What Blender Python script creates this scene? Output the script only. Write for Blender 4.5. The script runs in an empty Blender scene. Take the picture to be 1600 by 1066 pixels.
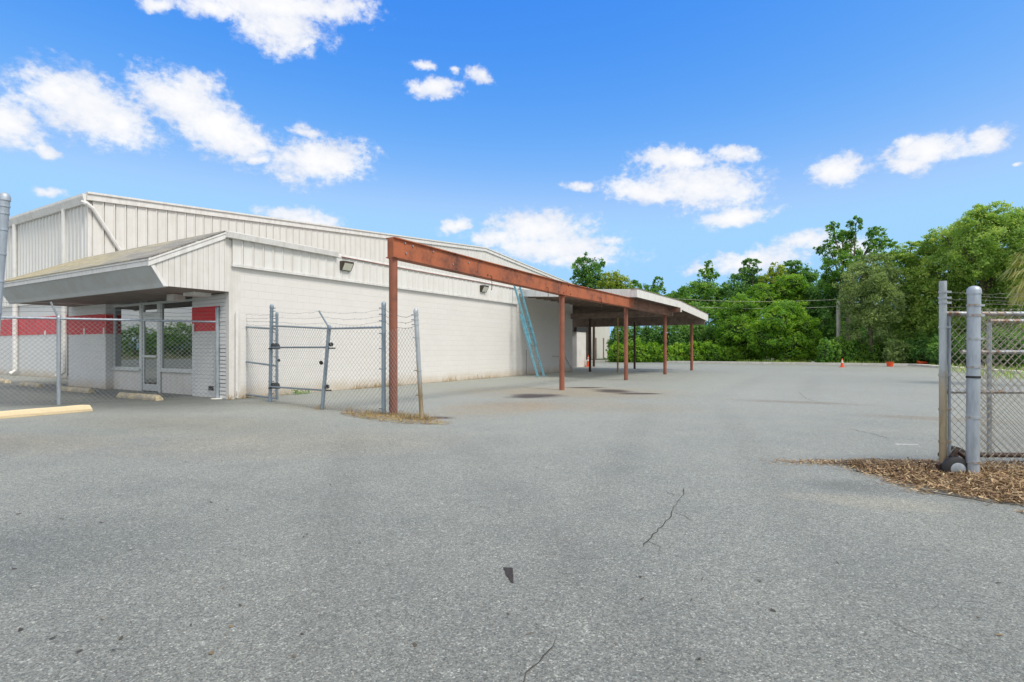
import bpy, math, random
import numpy as np
from mathutils import Vector, Matrix

random.seed(11)
R = math.radians
scene = bpy.context.scene
COL = scene.collection

# ------------------------------------------------------------------ helpers
def tag(o, label=None, cat=None, group=None, kind=None):
    if label: o['label'] = label
    if cat: o['category'] = cat
    if group: o['group'] = group
    if kind: o['kind'] = kind
    return o

def empty(name, loc=(0, 0, 0), rz=0.0, label=None, cat=None, group=None):
    o = bpy.data.objects.new(name, None)
    COL.objects.link(o)
    o.location = loc
    o.rotation_euler = (0, 0, rz)
    o.empty_display_size = 0.2
    return tag(o, label, cat, group)

class MB:
    def __init__(self):
        self.v, self.f = [], []
    def add(self, vs, fs):
        k = len(self.v)
        self.v += [tuple(p) for p in vs]
        self.f += [tuple(i + k for i in f) for f in fs]
        return self
    def box(self, x0, x1, y0, y1, z0, z1):
        vs = [(x, y, z) for z in (z0, z1) for (x, y) in ((x0, y0), (x1, y0), (x1, y1), (x0, y1))]
        return self.add(vs, [(3, 2, 1, 0), (4, 5, 6, 7), (0, 1, 5, 4), (1, 2, 6, 5), (2, 3, 7, 6), (3, 0, 4, 7)])
    def bar(self, p0, p1, w, h=None, up=(0, 0, 1)):
        """rectangular bar from p0 to p1"""
        h = h or w
        p0, p1 = Vector(p0), Vector(p1)
        d = (p1 - p0).normalized()
        up = Vector(up)
        if abs(d.dot(up)) > 0.98: up = Vector((0, 1, 0))
        s = d.cross(up).normalized(); t = s.cross(d)
        vs = []
        for p in (p0, p1):
            for a, b in ((-1, -1), (1, -1), (1, 1), (-1, 1)):
                vs.append(p + s * (a * w / 2) + t * (b * h / 2))
        return self.add(vs, [(3, 2, 1, 0), (4, 5, 6, 7), (0, 1, 5, 4), (1, 2, 6, 5), (2, 3, 7, 6), (3, 0, 4, 7)])
    def tube(self, pts, r, n=10, r1=None, cap=True):
        pts = [Vector(p) for p in pts]
        m = len(pts)
        vs, fs = [], []
        ref = None
        for i, p in enumerate(pts):
            d = (pts[min(i + 1, m - 1)] - pts[max(i - 1, 0)]).normalized()
            if ref is None:
                ref = Vector((0, 0, 1)) if abs(d.z) < 0.9 else Vector((1, 0, 0))
            s = d.cross(ref).normalized(); t = s.cross(d).normalized()
            rr = r if r1 is None else r + (r1 - r) * i / (m - 1)
            for k in range(n):
                a = 2 * math.pi * k / n
                vs.append(p + s * (rr * math.cos(a)) + t * (rr * math.sin(a)))
        for i in range(m - 1):
            for k in range(n):
                fs.append((i * n + k, i * n + (k + 1) % n, (i + 1) * n + (k + 1) % n, (i + 1) * n + k))
        if cap:
            fs.append(tuple(range(n - 1, -1, -1)))
            fs.append(tuple((m - 1) * n + k for k in range(n)))
        return self.add(vs, fs)
    def lathe(self, prof, c=(0, 0, 0), n=20):
        vs, fs = [], []
        m = len(prof)
        for (r, z) in prof:
            for k in range(n):
                a = 2 * math.pi * k / n
                vs.append((c[0] + r * math.cos(a), c[1] + r * math.sin(a), c[2] + z))
        for i in range(m - 1):
            for k in range(n):
                fs.append((i * n + k, i * n + (k + 1) % n, (i + 1) * n + (k + 1) % n, (i + 1) * n + k))
        fs.append(tuple(range(n - 1, -1, -1)))
        fs.append(tuple((m - 1) * n + k for k in range(n)))
        return self.add(vs, fs)
    def prism(self, poly, off):
        """poly: planar points; off: extrusion vector"""
        n = len(poly)
        off = Vector(off)
        vs = [Vector(p) for p in poly] + [Vector(p) + off for p in poly]
        fs = [tuple(range(n - 1, -1, -1)), tuple(range(n, 2 * n))]
        fs += [(i, (i + 1) % n, n + (i + 1) % n, n + i) for i in range(n)]
        return self.add(vs, fs)
    def build(self, name, mat, parent=None, smooth=False):
        me = bpy.data.meshes.new(name)
        me.from_pydata(self.v, [], self.f)
        me.validate()
        if smooth:
            me.polygons.foreach_set('use_smooth', [True] * len(me.polygons))
        import bmesh
        bm = bmesh.new(); bm.from_mesh(me)
        bmesh.ops.recalc_face_normals(bm, faces=bm.faces)
        bm.to_mesh(me); bm.free()
        if smooth:
            try: me.set_sharp_from_angle(angle=R(40))
            except Exception: pass
        me.materials.append(mat)
        o = bpy.data.objects.new(name, me)
        COL.objects.link(o)
        o.parent = parent
        return o

def raw_mesh(name, verts, quads, mat, parent=None, tint=None, smooth=False):
    """big numpy mesh, quads only"""
    me = bpy.data.meshes.new(name)
    nv, nf = len(verts), len(quads)
    me.vertices.add(nv); me.vertices.foreach_set('co', np.asarray(verts, np.float32).ravel())
    me.loops.add(nf * 4); me.loops.foreach_set('vertex_index', np.asarray(quads, np.int32).ravel())
    me.polygons.add(nf)
    me.polygons.foreach_set('loop_start', np.arange(0, nf * 4, 4, dtype=np.int32))
    me.update(calc_edges=True)
    if tint is not None:
        a = me.attributes.new('tint', 'FLOAT', 'FACE'); a.data.foreach_set('value', np.asarray(tint, np.float32))
    if smooth: me.polygons.foreach_set('use_smooth', np.ones(nf, bool))
    me.materials.append(mat)
    o = bpy.data.objects.new(name, me); COL.objects.link(o); o.parent = parent
    return o

# ------------------------------------------------------------------ place: camera and building frame
CAM_H = 1.3
FPX = 860.0                       # focal length in pixels of the 1600 px wide frame
def at(u, v, Y):                  # the point at distance Y seen at photo pixel (u, v)
    return Vector(((u - 800) / FPX * Y, Y, CAM_H + (545 - v) / FPX * Y))
TH = R(31.4)
CORNER = (-7.27, 14.15, 0.0)      # near corner of the low building; local x = out of the long wall, local y = along it
def bl(b, a, z=0.0):
    return Vector((CORNER[0] + b * math.cos(TH) + a * math.sin(TH), CORNER[1] - b * math.sin(TH) + a * math.cos(TH), z))

# ------------------------------------------------------------------ materials
class NT:
    def __init__(self, name):
        self.m = bpy.data.materials.new(name); self.m.use_nodes = True
        self.t = self.m.node_tree; self.n = self.t.nodes; self.l = self.t.links
        self.n.clear()
        self.out = self.n.new('ShaderNodeOutputMaterial')
        self.b = self.n.new('ShaderNodeBsdfPrincipled')
        self.l.new(self.b.outputs[0], self.out.inputs[0])
    def node(self, t, **kw):
        x = self.n.new(t)
        for k, v in kw.items(): setattr(x, k, v)
        return x
    def link(self, a, b): self.l.new(a, b)
    def coord(self, kind='Object'):
        return self.node('ShaderNodeTexCoord').outputs[kind]
    def noise(self, vec, scale, detail=4, rough=.55, dist=0.0):
        x = self.node('ShaderNodeTexNoise')
        x.inputs['Scale'].default_value = scale; x.inputs['Detail'].default_value = detail
        x.inputs['Roughness'].default_value = rough; x.inputs['Distortion'].default_value = dist
        if vec is not None: self.link(vec, x.inputs['Vector'])
        return x.outputs['Fac']
    def ramp(self, fac, stops, interp='LINEAR'):
        x = self.node('ShaderNodeValToRGB')
        e = x.color_ramp.elements
        x.color_ramp.interpolation = interp
        while len(e) < len(stops): e.new(0.5)
        for i, (p, c) in enumerate(stops):
            e[i].position = p
            e[i].color = (c, c, c, 1) if isinstance(c, (int, float)) else (*c, 1)
        self.link(fac, x.inputs['Fac'])
        return x.outputs['Color']
    def mix(self, fac, a, b, mode='MIX'):
        x = self.node('ShaderNodeMix', data_type='RGBA', blend_type=mode)
        for s, v in ((x.inputs[0], fac), (x.inputs[6], a), (x.inputs[7], b)):
            if isinstance(v, (int, float)): s.default_value = v if s.type == 'VALUE' else (v, v, v, 1)
            elif isinstance(v, tuple): s.default_value = (*v, 1)
            else: self.link(v, s)
        return x.outputs[2]
    def math(self, op, a, b=0.0, clamp=False):
        x = self.node('ShaderNodeMath', operation=op, use_clamp=clamp)
        for s, v in ((x.inputs[0], a), (x.inputs[1], b)):
            if isinstance(v, (int, float)): s.default_value = v
            else: self.link(v, s)
        return x.outputs[0]
    def sep(self, vec):
        x = self.node('ShaderNodeSeparateXYZ'); self.link(vec, x.inputs[0]); return x.outputs
    def comb(self, x, y, z=0.0):
        c = self.node('ShaderNodeCombineXYZ')
        for s, v in zip(c.inputs, (x, y, z)):
            if isinstance(v, (int, float)): s.default_value = v
            else: self.link(v, s)
        return c.outputs[0]
    def scalev(self, vec, s):
        m = self.node('ShaderNodeMapping'); m.inputs['Scale'].default_value = s
        self.link(vec, m.inputs['Vector']); return m.outputs[0]
    def blob(self, vec, loc, rad, rot=0.0):
        """1 at the centre, 0 at the rim of an ellipse on the ground"""
        m = self.node('ShaderNodeMapping', vector_type='TEXTURE')
        m.inputs['Location'].default_value = (loc[0], loc[1], 0); m.inputs['Scale'].default_value = (rad[0], rad[1], 1)
        m.inputs['Rotation'].default_value = (0, 0, rot)
        self.link(vec, m.inputs['Vector'])
        ln = self.node('ShaderNodeVectorMath', operation='LENGTH'); self.link(m.outputs[0], ln.inputs[0])
        return self.math('SUBTRACT', 1.0, ln.outputs['Value'], False)
    def col(self, c):
        s = self.b.inputs['Base Color']
        if isinstance(c, tuple): s.default_value = (*c, 1)
        else: self.link(c, s)
    def setp(self, rough=.6, metal=0.0, spec=None):
        for k, v in (('Roughness', rough), ('Metallic', metal), ('Specular IOR Level', spec)):
            if v is None: continue
            if isinstance(v, (int, float)): self.b.inputs[k].default_value = v
            else: self.link(v, self.b.inputs[k])
    def bump(self, h, strength=.3, dist=.01, chain=None):
        x = self.node('ShaderNodeBump'); x.inputs['Strength'].default_value = strength; x.inputs['Distance'].default_value = dist
        self.link(h, x.inputs['Height'])
        if chain is not None: self.link(chain, x.inputs['Normal'])
        self.link(x.outputs[0], self.b.inputs['Normal']); return x.outputs[0]

def m_paint(name, c, dirt=.08, rough=.5, scale=1.6, streak=True):
    t = NT(name); v = t.coord()
    n1 = t.noise(v, scale, 6, .65)
    sv = t.scalev(v, (9, 9, .55)) if streak else t.scalev(v, (3, 3, 3))
    n2 = t.noise(sv, 1.0, 4, .6)
    f = t.math('MULTIPLY', n1, n2)
    a = tuple(x * (1 - dirt * 2.2) for x in c); a = (a[0], a[1] * .985, a[2] * .95)
    t.col(t.ramp(f, [(.12, a), (.3, c), (.7, tuple(min(1, x * 1.03) for x in c))]))
    t.setp(rough); t.bump(n1, .05, .01)
    return t.m

def m_block(name, c, axis='y', bw=.41, bh=.203, joint=.012, stain=True, groove=.55):
    """painted masonry: courses run along the local axis"""
    t = NT(name); v = t.coord(); s = t.sep(v)
    u = s[1] if axis == 'y' else s[0]
    br = t.node('ShaderNodeTexBrick'); br.offset = .5
    br.inputs['Scale'].default_value = 1.0; br.inputs['Brick Width'].default_value = bw; br.inputs['Row Height'].default_value = bh
    br.inputs['Mortar Size'].default_value = joint / 2; br.inputs['Mortar Smooth'].default_value = .4; br.inputs['Bias'].default_value = 0
    br.inputs['Color1'].default_value = (1, 1, 1, 1); br.inputs['Color2'].default_value = (.975, .975, .975, 1); br.inputs['Mortar'].default_value = (.93, .93, .93, 1)
    t.link(t.comb(u, s[2], 0.0), br.inputs['Vector'])
    big = t.noise(v, .7, 5, .6); fine = t.noise(v, 9, 5, .6)
    base = t.mix(big, tuple(x * .94 for x in c), tuple(min(1, x * 1.04) for x in c))
    base = t.mix(1.0, base, br.outputs['Color'], 'MULTIPLY')
    if stain:
        # splash dirt and flaked paint close to the ground
        h = t.math('MULTIPLY', s[2], 1.9)
        k = t.math('SUBTRACT', t.math('ADD', t.noise(v, 1.7, 6, .7), .20), h, True)
        base = t.mix(t.math('MULTIPLY', k, 1.1, True), base, (.50, .40, .27))
        g = t.math('SUBTRACT', t.math('ADD', t.noise(v, 13, 6, .75), -.05), t.math('MULTIPLY', s[2], 2.4))
        base = t.mix(t.math('MULTIPLY', t.math('SUBTRACT', g, .42, True), 9, True), base, (.20, .16, .12))
        # thin pock marks
        pk = t.noise(v, 5.5, 3, .5)
        base = t.mix(t.math('MULTIPLY', t.math('SUBTRACT', pk, .755, True), 14, True), base, (.36, .34, .32))
    t.col(base); t.setp(.62)
    n = t.bump(br.outputs['Fac'], groove, -.006)
    t.bump(fine, .12, .006, n)
    return t.m

def m_rust(name, c1=(.375, .114, .049), c2=(.23, .076, .041), c3=(.055, .03, .025)):
    t = NT(name); v = t.coord()
    n1 = t.noise(v, 1.6, 8, .65, .4); n2 = t.noise(v, 14, 6, .7)
    f = t.math('ADD', t.math('MULTIPLY', n1, .7), t.math('MULTIPLY', n2, .3))
    c = t.ramp(f, [(.33, c3), (.42, c2), (.52, c1), (.66, (c1[0] * 1.22, c1[1] * 1.15, c1[2] * 1.1)), (.78, (.36, .16, .10))])
    sp = t.noise(v, 23, 3, .5)
    c = t.mix(t.math('MULTIPLY', t.math('SUBTRACT', sp, .69, True), 12, True), c, (.05, .03, .025))
    t.col(c); t.setp(.72); t.bump(n2, .35, .006)
    return t.m

def m_galv(name, c=(.36, .40, .43), rust=0.0, rough=.48, low=0.0):
    t = NT(name); v = t.coord()
    n1 = t.noise(t.scalev(v, (14, 14, 3.5)), 1.0, 5, .65)
    col = t.ramp(n1, [(.3, tuple(x * .72 for x in c)), (.5, c), (.72, tuple(min(1, x * 1.22) for x in c))])
    if low:
        zz = t.sep(v)[2]
        n3 = t.noise(t.scalev(v, (9, 9, 1.6)), 1.0, 6, .7)
        k = t.math('MULTIPLY', t.math('SUBTRACT', t.math('ADD', n3, low * .45), t.math('ADD', t.math('MULTIPLY', zz, .45), .42)), 6, True)
        col = t.mix(k, col, t.ramp(n3, [(.35, (.24, .17, .095)), (.6, (.42, .35, .235))]))
    if rust:
        n2 = t.noise(t.scalev(v, (9, 9, 2.2)), 1.0, 6, .7)
        k = t.math('MULTIPLY', t.math('SUBTRACT', n2, 1 - rust, True), 7, True)
        col = t.mix(k, col, t.ramp(n1, [(.35, (.16, .085, .04)), (.6, (.33, .21, .12))]))
    t.col(col); t.setp(rough, .45)
    t.bump(n1, .12, .003)
    return t.m

def m_plain(name, c, rough=.5, metal=0.0, var=.12, scale=20):
    t = NT(name); v = t.coord(); n = t.noise(v, scale, 4, .6)
    t.col(t.ramp(n, [(.3, tuple(x * (1 - var) for x in c)), (.7, tuple(min(1, x * (1 + var)) for x in c))]))
    t.setp(rough, metal); t.bump(n, .08, .003); return t.m

def m_wood(name, c, axis_scale=(3, 3, 22), rough=.75):
    t = NT(name); v = t.coord(); n = t.noise(t.scalev(v, axis_scale), 1, 6, .65); n2 = t.noise(v, 2.2, 5, .6)
    f = t.math('ADD', t.math('MULTIPLY', n, .6), t.math('MULTIPLY', n2, .4))
    t.col(t.ramp(f, [(.32, tuple(x * .5 for x in c)), (.5, c), (.7, tuple(min(1, x * 1.5) for x in c))])); t.setp(rough); t.bump(n, .3, .006)
    return t.m

def m_leaf(name, stops, trans=.48, rough=.5):
    t = NT(name)
    a = t.node('ShaderNodeAttribute'); a.attribute_name = 'tint'
    v = t.coord(); n = t.noise(v, .55, 3, .5)
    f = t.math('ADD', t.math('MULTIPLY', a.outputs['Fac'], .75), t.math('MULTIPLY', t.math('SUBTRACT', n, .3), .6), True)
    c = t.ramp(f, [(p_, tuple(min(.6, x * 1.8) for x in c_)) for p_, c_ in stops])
    t.col(c); t.setp(rough, 0, .35)
    tr = t.node('ShaderNodeBsdfTranslucent')
    t.link(t.mix(1.0, c, (1.25, 1.3, .7), 'MULTIPLY'), tr.inputs['Color'])
    mx = t.node('ShaderNodeMixShader'); mx.inputs[0].default_value = trans
    t.link(t.b.outputs[0], mx.inputs[1]); t.link(tr.outputs[0], mx.inputs[2]); t.link(mx.outputs[0], t.out.inputs[0])
    return t.m

def m_glass(name):
    t = NT(name)
    t.col((.012, .018, .018)); t.setp(.03, 0, .5)
    g = t.node('ShaderNodeBsdfGlossy'); g.inputs['Roughness'].default_value = .015
    g.inputs['Color'].default_value = (.80, .86, .86, 1)
    v = t.coord(); n = t.noise(v, 1.3, 2, .4)
    bp = t.node('ShaderNodeBump'); bp.inputs['Strength'].default_value = .012; bp.inputs['Distance'].default_value = .05
    t.link(n, bp.inputs['Height']); t.link(bp.outputs[0], g.inputs['Normal'])
    mx = t.node('ShaderNodeMixShader'); mx.inputs[0].default_value = .32
    t.link(t.b.outputs[0], mx.inputs[1]); t.link(g.outputs[0], mx.inputs[2]); t.link(mx.outputs[0], t.out.inputs[0])
    return t.m

WHITE = (.74, .72, .68)
M = {}
M['white_metal'] = m_paint('white_metal', (.73, .72, .68), .04, .42)
M['grey_metal'] = m_paint('front_metal', (.74, .74, .71), .025, .45, .8)
M['white_trim'] = m_paint('white_trim', (.78, .77, .74), .08, .45, 3)
M['siding'] = m_paint('siding_paint', (.71, .69, .65), .07, .6)
M['fascia'] = m_paint('fascia_paint', (.50, .525, .52), .05, .6, 1.2, False)
M['block'] = m_block('painted_block', (.735, .715, .675))
M['block_front'] = m_block('painted_block_front', (.70, .71, .70), 'x')
M['brick'] = m_block('painted_brick', (.73, .74, .73), 'x', .3, .1, .016, False, 1.0)
M['red'] = m_block('red_paint', (.68, .036, .045), 'x', .3, .1, .014, False, .8)
M['red_far'] = m_paint('faded_red_paint', (.68, .07, .085), .12, .6)
M['shingle'] = None
M['soffit'] = m_paint('soffit_paint', (.30, .245, .215), .15, .7, 2, False)
M['alu'] = m_plain('aluminium', (.62, .65, .64), .4, .35, .06)
M['glass'] = m_glass('window_glass')
M['dark'] = m_plain('dark_interior', (.025, .025, .026), .7)
M['black'] = m_plain('black_rubber', (.022, .022, .024), .6)
M['rust'] = m_rust('rusty_red_steel')
M['rust_post'] = m_rust('rusty_brown_steel', (.275, .096, .055), (.205, .077, .048), (.09, .045, .032))
M['brown_post'] = m_rust('dark_brown_steel', (.07, .04, .028), (.05, .03, .022), (.02, .015, .012))
M['yellow_post'] = m_plain('worn_yellow_paint', (.34, .23, .06), .6, 0, .4, 9)
M['joist'] = m_wood('weathered_joist', (.25, .19, .155), (4, 4, 4))
M['deck'] = m_wood('roof_deck', (.25, .19, .155), (2, 9, 2))
M['beam_wood'] = m_wood('brown_timber', (.21, .105, .07), (5, 1, 9))
M['galv'] = m_galv('galvanised_steel')
M['galv_blue'] = m_galv('weathered_galvanised_steel', (.25, .31, .36))
M['galv_light'] = m_galv('pale_galvanised_steel', (.39, .44, .49), .0, .5)
M['galv_rust'] = m_galv('rusting_galvanised_steel', (.40, .43, .45), .53)
M['galv_low'] = m_galv('steel_rusted_from_below', (.42, .46, .48), 0, .5, .85)
M['wire'] = m_plain('fence_wire', (.33, .345, .34), .45, .5, .15, 3)
M['wire_rust'] = m_plain('rusting_fence_wire', (.36, .33, .27), .5, .35, .25, 5)
M['barb'] = m_plain('barbed_wire_steel', (.17, .165, .15), .55, .3)
M['lad_blue'] = m_plain('blue_fibreglass', (.14, .35, .43), .4, 0, .2, 5)
M['lad_alu'] = m_plain('ladder_rung_metal', (.20, .36, .42), .4, .2)
M['stop_yellow'] = None
M['orange'] = m_plain('orange_plastic', (.75, .09, .02), .45, 0, .12)
M['reflect'] = m_plain('white_collar', (.8, .78, .74), .4, 0, .05)
M['lens'] = m_plain('floodlight_lens', (.78, .77, .64), .25, 0, .06)
M['bronze'] = m_plain('bronze_housing', (.065, .055, .04), .45, .2)
M['concrete'] = m_plain('kerb_concrete', (.60, .58, .52), .85, 0, .2, 3)
M['bark'] = m_wood('tree_bark', (.13, .105, .08), (6, 6, 2))
M['pale_wood'] = m_wood('pale_pole_wood', (.52, .49, .44), (8, 8, 1))
M['crack'] = m_plain('crack_dirt', (.05, .048, .042), .95, 0, .5, 30)
M['tar'] = m_plain('tar_crust', (.035, .028, .025), .8, 0, .6, 60)
M['paper'] = m_plain('white_scrap', (.8, .8, .8), .6)

def mk_shingle():
    t = NT('weathered_shingles'); v = t.coord(); s = t.sep(v)
    br = t.node('ShaderNodeTexBrick'); br.offset = .5
    br.inputs['Scale'].default_value = 1; br.inputs['Brick Width'].default_value = .3; br.inputs['Row Height'].default_value = .115
    br.inputs['Mortar Size'].default_value = .007; br.inputs['Color1'].default_value = (1, 1, 1, 1); br.inputs['Color2'].default_value = (.72, .72, .72, 1)
    br.inputs['Mortar'].default_value = (.45, .45, .45, 1)
    t.link(t.comb(s[0], t.math('MULTIPLY', s[1], 1.13), 0.0), br.inputs['Vector'])
    n = t.noise(t.scalev(v, (.55, 1.6, 1)), 1.3, 6, .65); n2 = t.noise(v, 26, 4, .7)
    x = t.math('SUBTRACT', n, t.math('MULTIPLY', t.math('ADD', s[0], 3.0), .055))     # lichen thicker towards the far end
    c = t.ramp(x, [(.22, (.24, .23, .21)), (.40, (.36, .34, .29)), (.55, (.47, .42, .28)), (.72, (.50, .43, .25))])
    c = t.mix(1.0, c, br.outputs['Color'], 'MULTIPLY'); c = t.mix(t.math('MULTIPLY', n2, .35), c, (.22, .21, .19))
    t.col(c); t.setp(.9); t.bump(br.outputs['Fac'], .8, -.01); return t.m
M['shingle'] = mk_shingle()

def mk_stop(name, c, wear):
    t = NT(name); v = t.coord(); n = t.noise(v, 5, 6, .7); n2 = t.noise(v, 22, 5, .7)
    f = t.math('ADD', t.math('MULTIPLY', n, .6), t.math('MULTIPLY', n2, .4))
    k = t.math('MULTIPLY', t.math('SUBTRACT', f, 1 - wear, True), 12, True)
    t.col(t.mix(k, t.ramp(n2, [(.3, tuple(x * .9 for x in c)), (.7, c)]), t.ramp(n, [(.35, (.12, .10, .08)), (.6, (.36, .32, .26))])))
    t.setp(.75); t.bump(n2, .35, .01); return t.m
M['stop_yellow'] = mk_stop('yellow_kerb_paint', (.70, .56, .35), .38)
M['stop_worn'] = mk_stop('worn_kerb_paint', (.62, .52, .32), .53)

def mk_asphalt():
    t = NT('old_asphalt'); v = t.coord()
    vo = t.node('ShaderNodeTexVoronoi'); vo.inputs['Scale'].default_value = 140; t.link(v, vo.inputs['Vector'])
    cs = t.node('ShaderNodeSeparateColor'); t.link(vo.outputs['Color'], cs.inputs[0])
    agg = t.ramp(cs.outputs[0], [(0, .088), (.2, .132), (.5, .172), (.8, .215), (.93, .255), (.98, .34), (1, .41)])
    warm = t.mix(t.math('MULTIPLY', cs.outputs[1], .5), (1, 1, 1), (1.10, .97, .90))
    vo2 = t.node('ShaderNodeTexVoronoi'); vo2.inputs['Scale'].default_value = 60; t.link(v, vo2.inputs['Vector'])
    cs2 = t.node('ShaderNodeSeparateColor'); t.link(vo2.outputs['Color'], cs2.inputs[0])
    agg = t.mix(1.0, agg, t.ramp(cs2.outputs[0], [(0, .86), (.5, 1.0), (.94, 1.08), (.97, 1.35), (1, 1.45)]), 'MULTIPLY')
    agg = t.mix(1.0, agg, warm, 'MULTIPLY')
    n0 = t.noise(v, .16, 5, .6); n1 = t.noise(v, 1.1, 6, .65); n2 = t.noise(v, 7, 4, .6)
    mot = t.math('ADD', t.math('ADD', t.math('MULTIPLY', n0, .5), t.math('MULTIPLY', n1, .35)), t.math('MULTIPLY', n2, .15))
    c = t.mix(1.0, agg, t.ramp(mot, [(.32, (.82, .83, .82)), (.5, (1, 1, 1)), (.68, (1.12, 1.12, 1.10))]), 'MULTIPLY')
    c = t.mix(1.0, c, (.88, .94, .85), 'MULTIPLY')
    def patch(c, loc, rad, rot, colr, k, gain=2.2, nz=1.1, pw=1.0):
        f = t.math('ADD', t.blob(v, loc, rad, rot), t.math('MULTIPLY', t.math('SUBTRACT', n1 if rad[0] > .6 else n2, .5), nz))
        f = t.math('MULTIPLY', t.math('MULTIPLY', f, gain, True), k)
        return t.mix(f, c, colr, 'MIX')
    def tone(c, loc, rad, rot, colr, k, gain=1.6, nz=1.0):
        f = t.math('ADD', t.blob(v, loc, rad, rot), t.math('MULTIPLY', t.math('SUBTRACT', n1, .5), nz))
        f = t.math('MULTIPLY', t.math('MULTIPLY', f, gain, True), k)
        return t.mix(f, c, t.mix(1.0, c, colr, 'MULTIPLY'))
    # paler open lot: brightening with distance at grazing view, put into the colour
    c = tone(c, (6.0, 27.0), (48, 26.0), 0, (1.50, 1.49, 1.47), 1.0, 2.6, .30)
    # darker, older lot behind the front fence
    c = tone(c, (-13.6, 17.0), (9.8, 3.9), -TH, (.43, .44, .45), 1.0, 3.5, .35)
    # tan silt that washed in round the posts
    c = tone(c, (1.6, 16.6), (4.3, 3.0), -.2, (1.0, .87, .74), 1.0)
    c = tone(c, (-.3, 12.0), (1.5, 2.4), -.6, (1.0, .89, .79), 1.0)
    c = tone(c, (1.5, 12.5), (3.5, 1.6), -.2, (1.01, .92, .84), .9)
    c = tone(c, (-3.2, 7.6), (3.2, 1.4), .1, (1.03, .95, .88), .7)
    c = tone(c, (-7.5, 7.5), (2.4, 1.2), .1, (1.03, .93, .83), .8)
    c = tone(c, (6.9, 13.4), (2.0, .5), -.45, (.80, .72, .66), .9)
    c = tone(c, (7.9, 10.2), (1.6, .5), -.5, (.90, .79, .71), .9)
    c = tone(c, (-4.2, 12.2), (3.0, .7), -.6, (.84, .78, .70), .8)
    c = tone(c, (-5.5, 9.5), (3.2, 1.2), -.3, (.90, .86, .80), .8)
    c = tone(c, (-3.4, 3.4), (1.6, 1.0), .2, (.72, .74, .75), .8)
    c = tone(c, (3.0, 4.7), (.8, .30), -.35, (1.35, 1.26, 1.14), .8)
    c = tone(c, (3.2, 5.2), (.55, .35), -.3, (.68, .68, .68), .9)
    c = tone(c, (5.5, 17.0), (4.0, 3.0), .0, (1.08, 1.08, 1.07), .7)
    c = tone(c, (7.0, 26.0), (6.0, 5.0), .0, (1.05, 1.05, 1.05), .7)
    # faint wheel tracks through the gateway
    for lx, ly, rw, rl, ro in ((1.6, 7.5, .34, 6.5, -.30), (3.3, 7.8, .34, 6.5, -.30), (-1.8, 6.0, .30, 5.0, .25), (-.2, 5.6, .30, 5.0, .25), (9.0, 21.0, .5, 9.0, -.52), (11.2, 20.5, .5, 9.0, -.52)):
        c = tone(c, (lx, ly), (rw, rl), ro, (.90, .895, .89), .75, 1.6, .8)
    # damp oil stains beside the second post
    for loc, rad, rot in (((.72, 15.25), (.95, .9), .5), ((.35, 14.9), (.7, .55), .5), ((3.1, 16.9), (.75, 1.0), .2), ((3.7, 15.9), (.9, .42), 0), ((2.4, 18.35), (.95, .40), -.1),
                          ((-1.42, 10.35), (.40, .28), 0), ((8.0, 30.8), (1.5, .7), 0)):
        c = patch(c, loc, rad, rot, (.042, .031, .023), .93, 1.7, 1.1)
    t.col(c)
    t.setp(t.ramp(n1, [(.3, .58), (.7, .72)]), 0, .5)
    t.b.inputs['Sheen Weight'].default_value = .42; t.link(t.mix(1.0, c, (3.2, 3.2, 3.2), 'MULTIPLY'), t.b.inputs['Sheen Tint']); t.b.inputs['Sheen Roughness'].default_value = .45
    t.bump(vo.outputs['Distance'], .55, -.006)
    return t.m
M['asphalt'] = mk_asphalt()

def mk_soil():
    t = NT('verge_soil'); v = t.coord(); n = t.noise(v, .8, 8, .7); n2 = t.noise(v, 9, 6, .7)
    f = t.math('ADD', t.math('MULTIPLY', n, .6), t.math('MULTIPLY', n2, .4))
    t.col(t.ramp(f, [(.3, (.05, .07, .02)), (.5, (.10, .11, .035)), (.65, (.20, .16, .07))])); t.setp(.95); t.bump(n2, .6, .05); return t.m
M['soil'] = mk_soil()

G_bright = [(.0, (.030, .085, .010)), (.3, (.060, .150, .014)), (.6, (.120, .235, .020)), (.85, (.22, .33, .030)), (1, (.33, .38, .05))]
G_mid = [(.0, (.016, .050, .010)), (.35, (.040, .100, .016)), (.65, (.085, .160, .024)), (1, (.18, .25, .045))]
G_dark = [(.0, (.012, .034, .010)), (.4, (.026, .066, .015)), (.7, (.055, .110, .024)), (1, (.12, .17, .045))]
G_olive = [(.0, (.028, .058, .014)), (.35, (.060, .100, .022)), (.65, (.112, .160, .036)), (.9, (.19, .22, .055)), (1, (.27, .25, .08))]
G_grey = [(.0, (.045, .075, .028)), (.4, (.085, .125, .045)), (.7, (.14, .18, .07)), (1, (.22, .25, .10))]
G_yellow = [(.0, (.05, .09, .012)), (.35, (.11, .16, .02)), (.7, (.20, .24, .035)), (1, (.32, .30, .06))]
for nm, g in (('bright', G_bright), ('mid', G_mid), ('darkg', G_dark), ('olive', G_olive), ('greyg', G_grey), ('yellowg', G_yellow)):
    M[nm] = m_leaf(nm + '_foliage', [(p_, tuple(x * {'olive': 1.95, 'darkg': 1.8, 'mid': 1.35, 'greyg': 1.3, 'yellowg': 1.1, 'bright': .88}.get(nm, 1) for x in c_)) for p_, c_ in g])
M['palm'] = m_leaf('palm_fronds', [(0, (.05, .085, .02)), (.4, (.11, .15, .035)), (.7, (.26, .24, .07)), (1, (.42, .34, .13))], .25)
M['mulch'] = m_leaf('wood_mulch', [(0, (.042, .026, .015)), (.3, (.115, .072, .038)), (.6, (.225, .15, .082)), (.85, (.37, .265, .16)), (1, (.52, .42, .29))], .05, .8)
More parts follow.
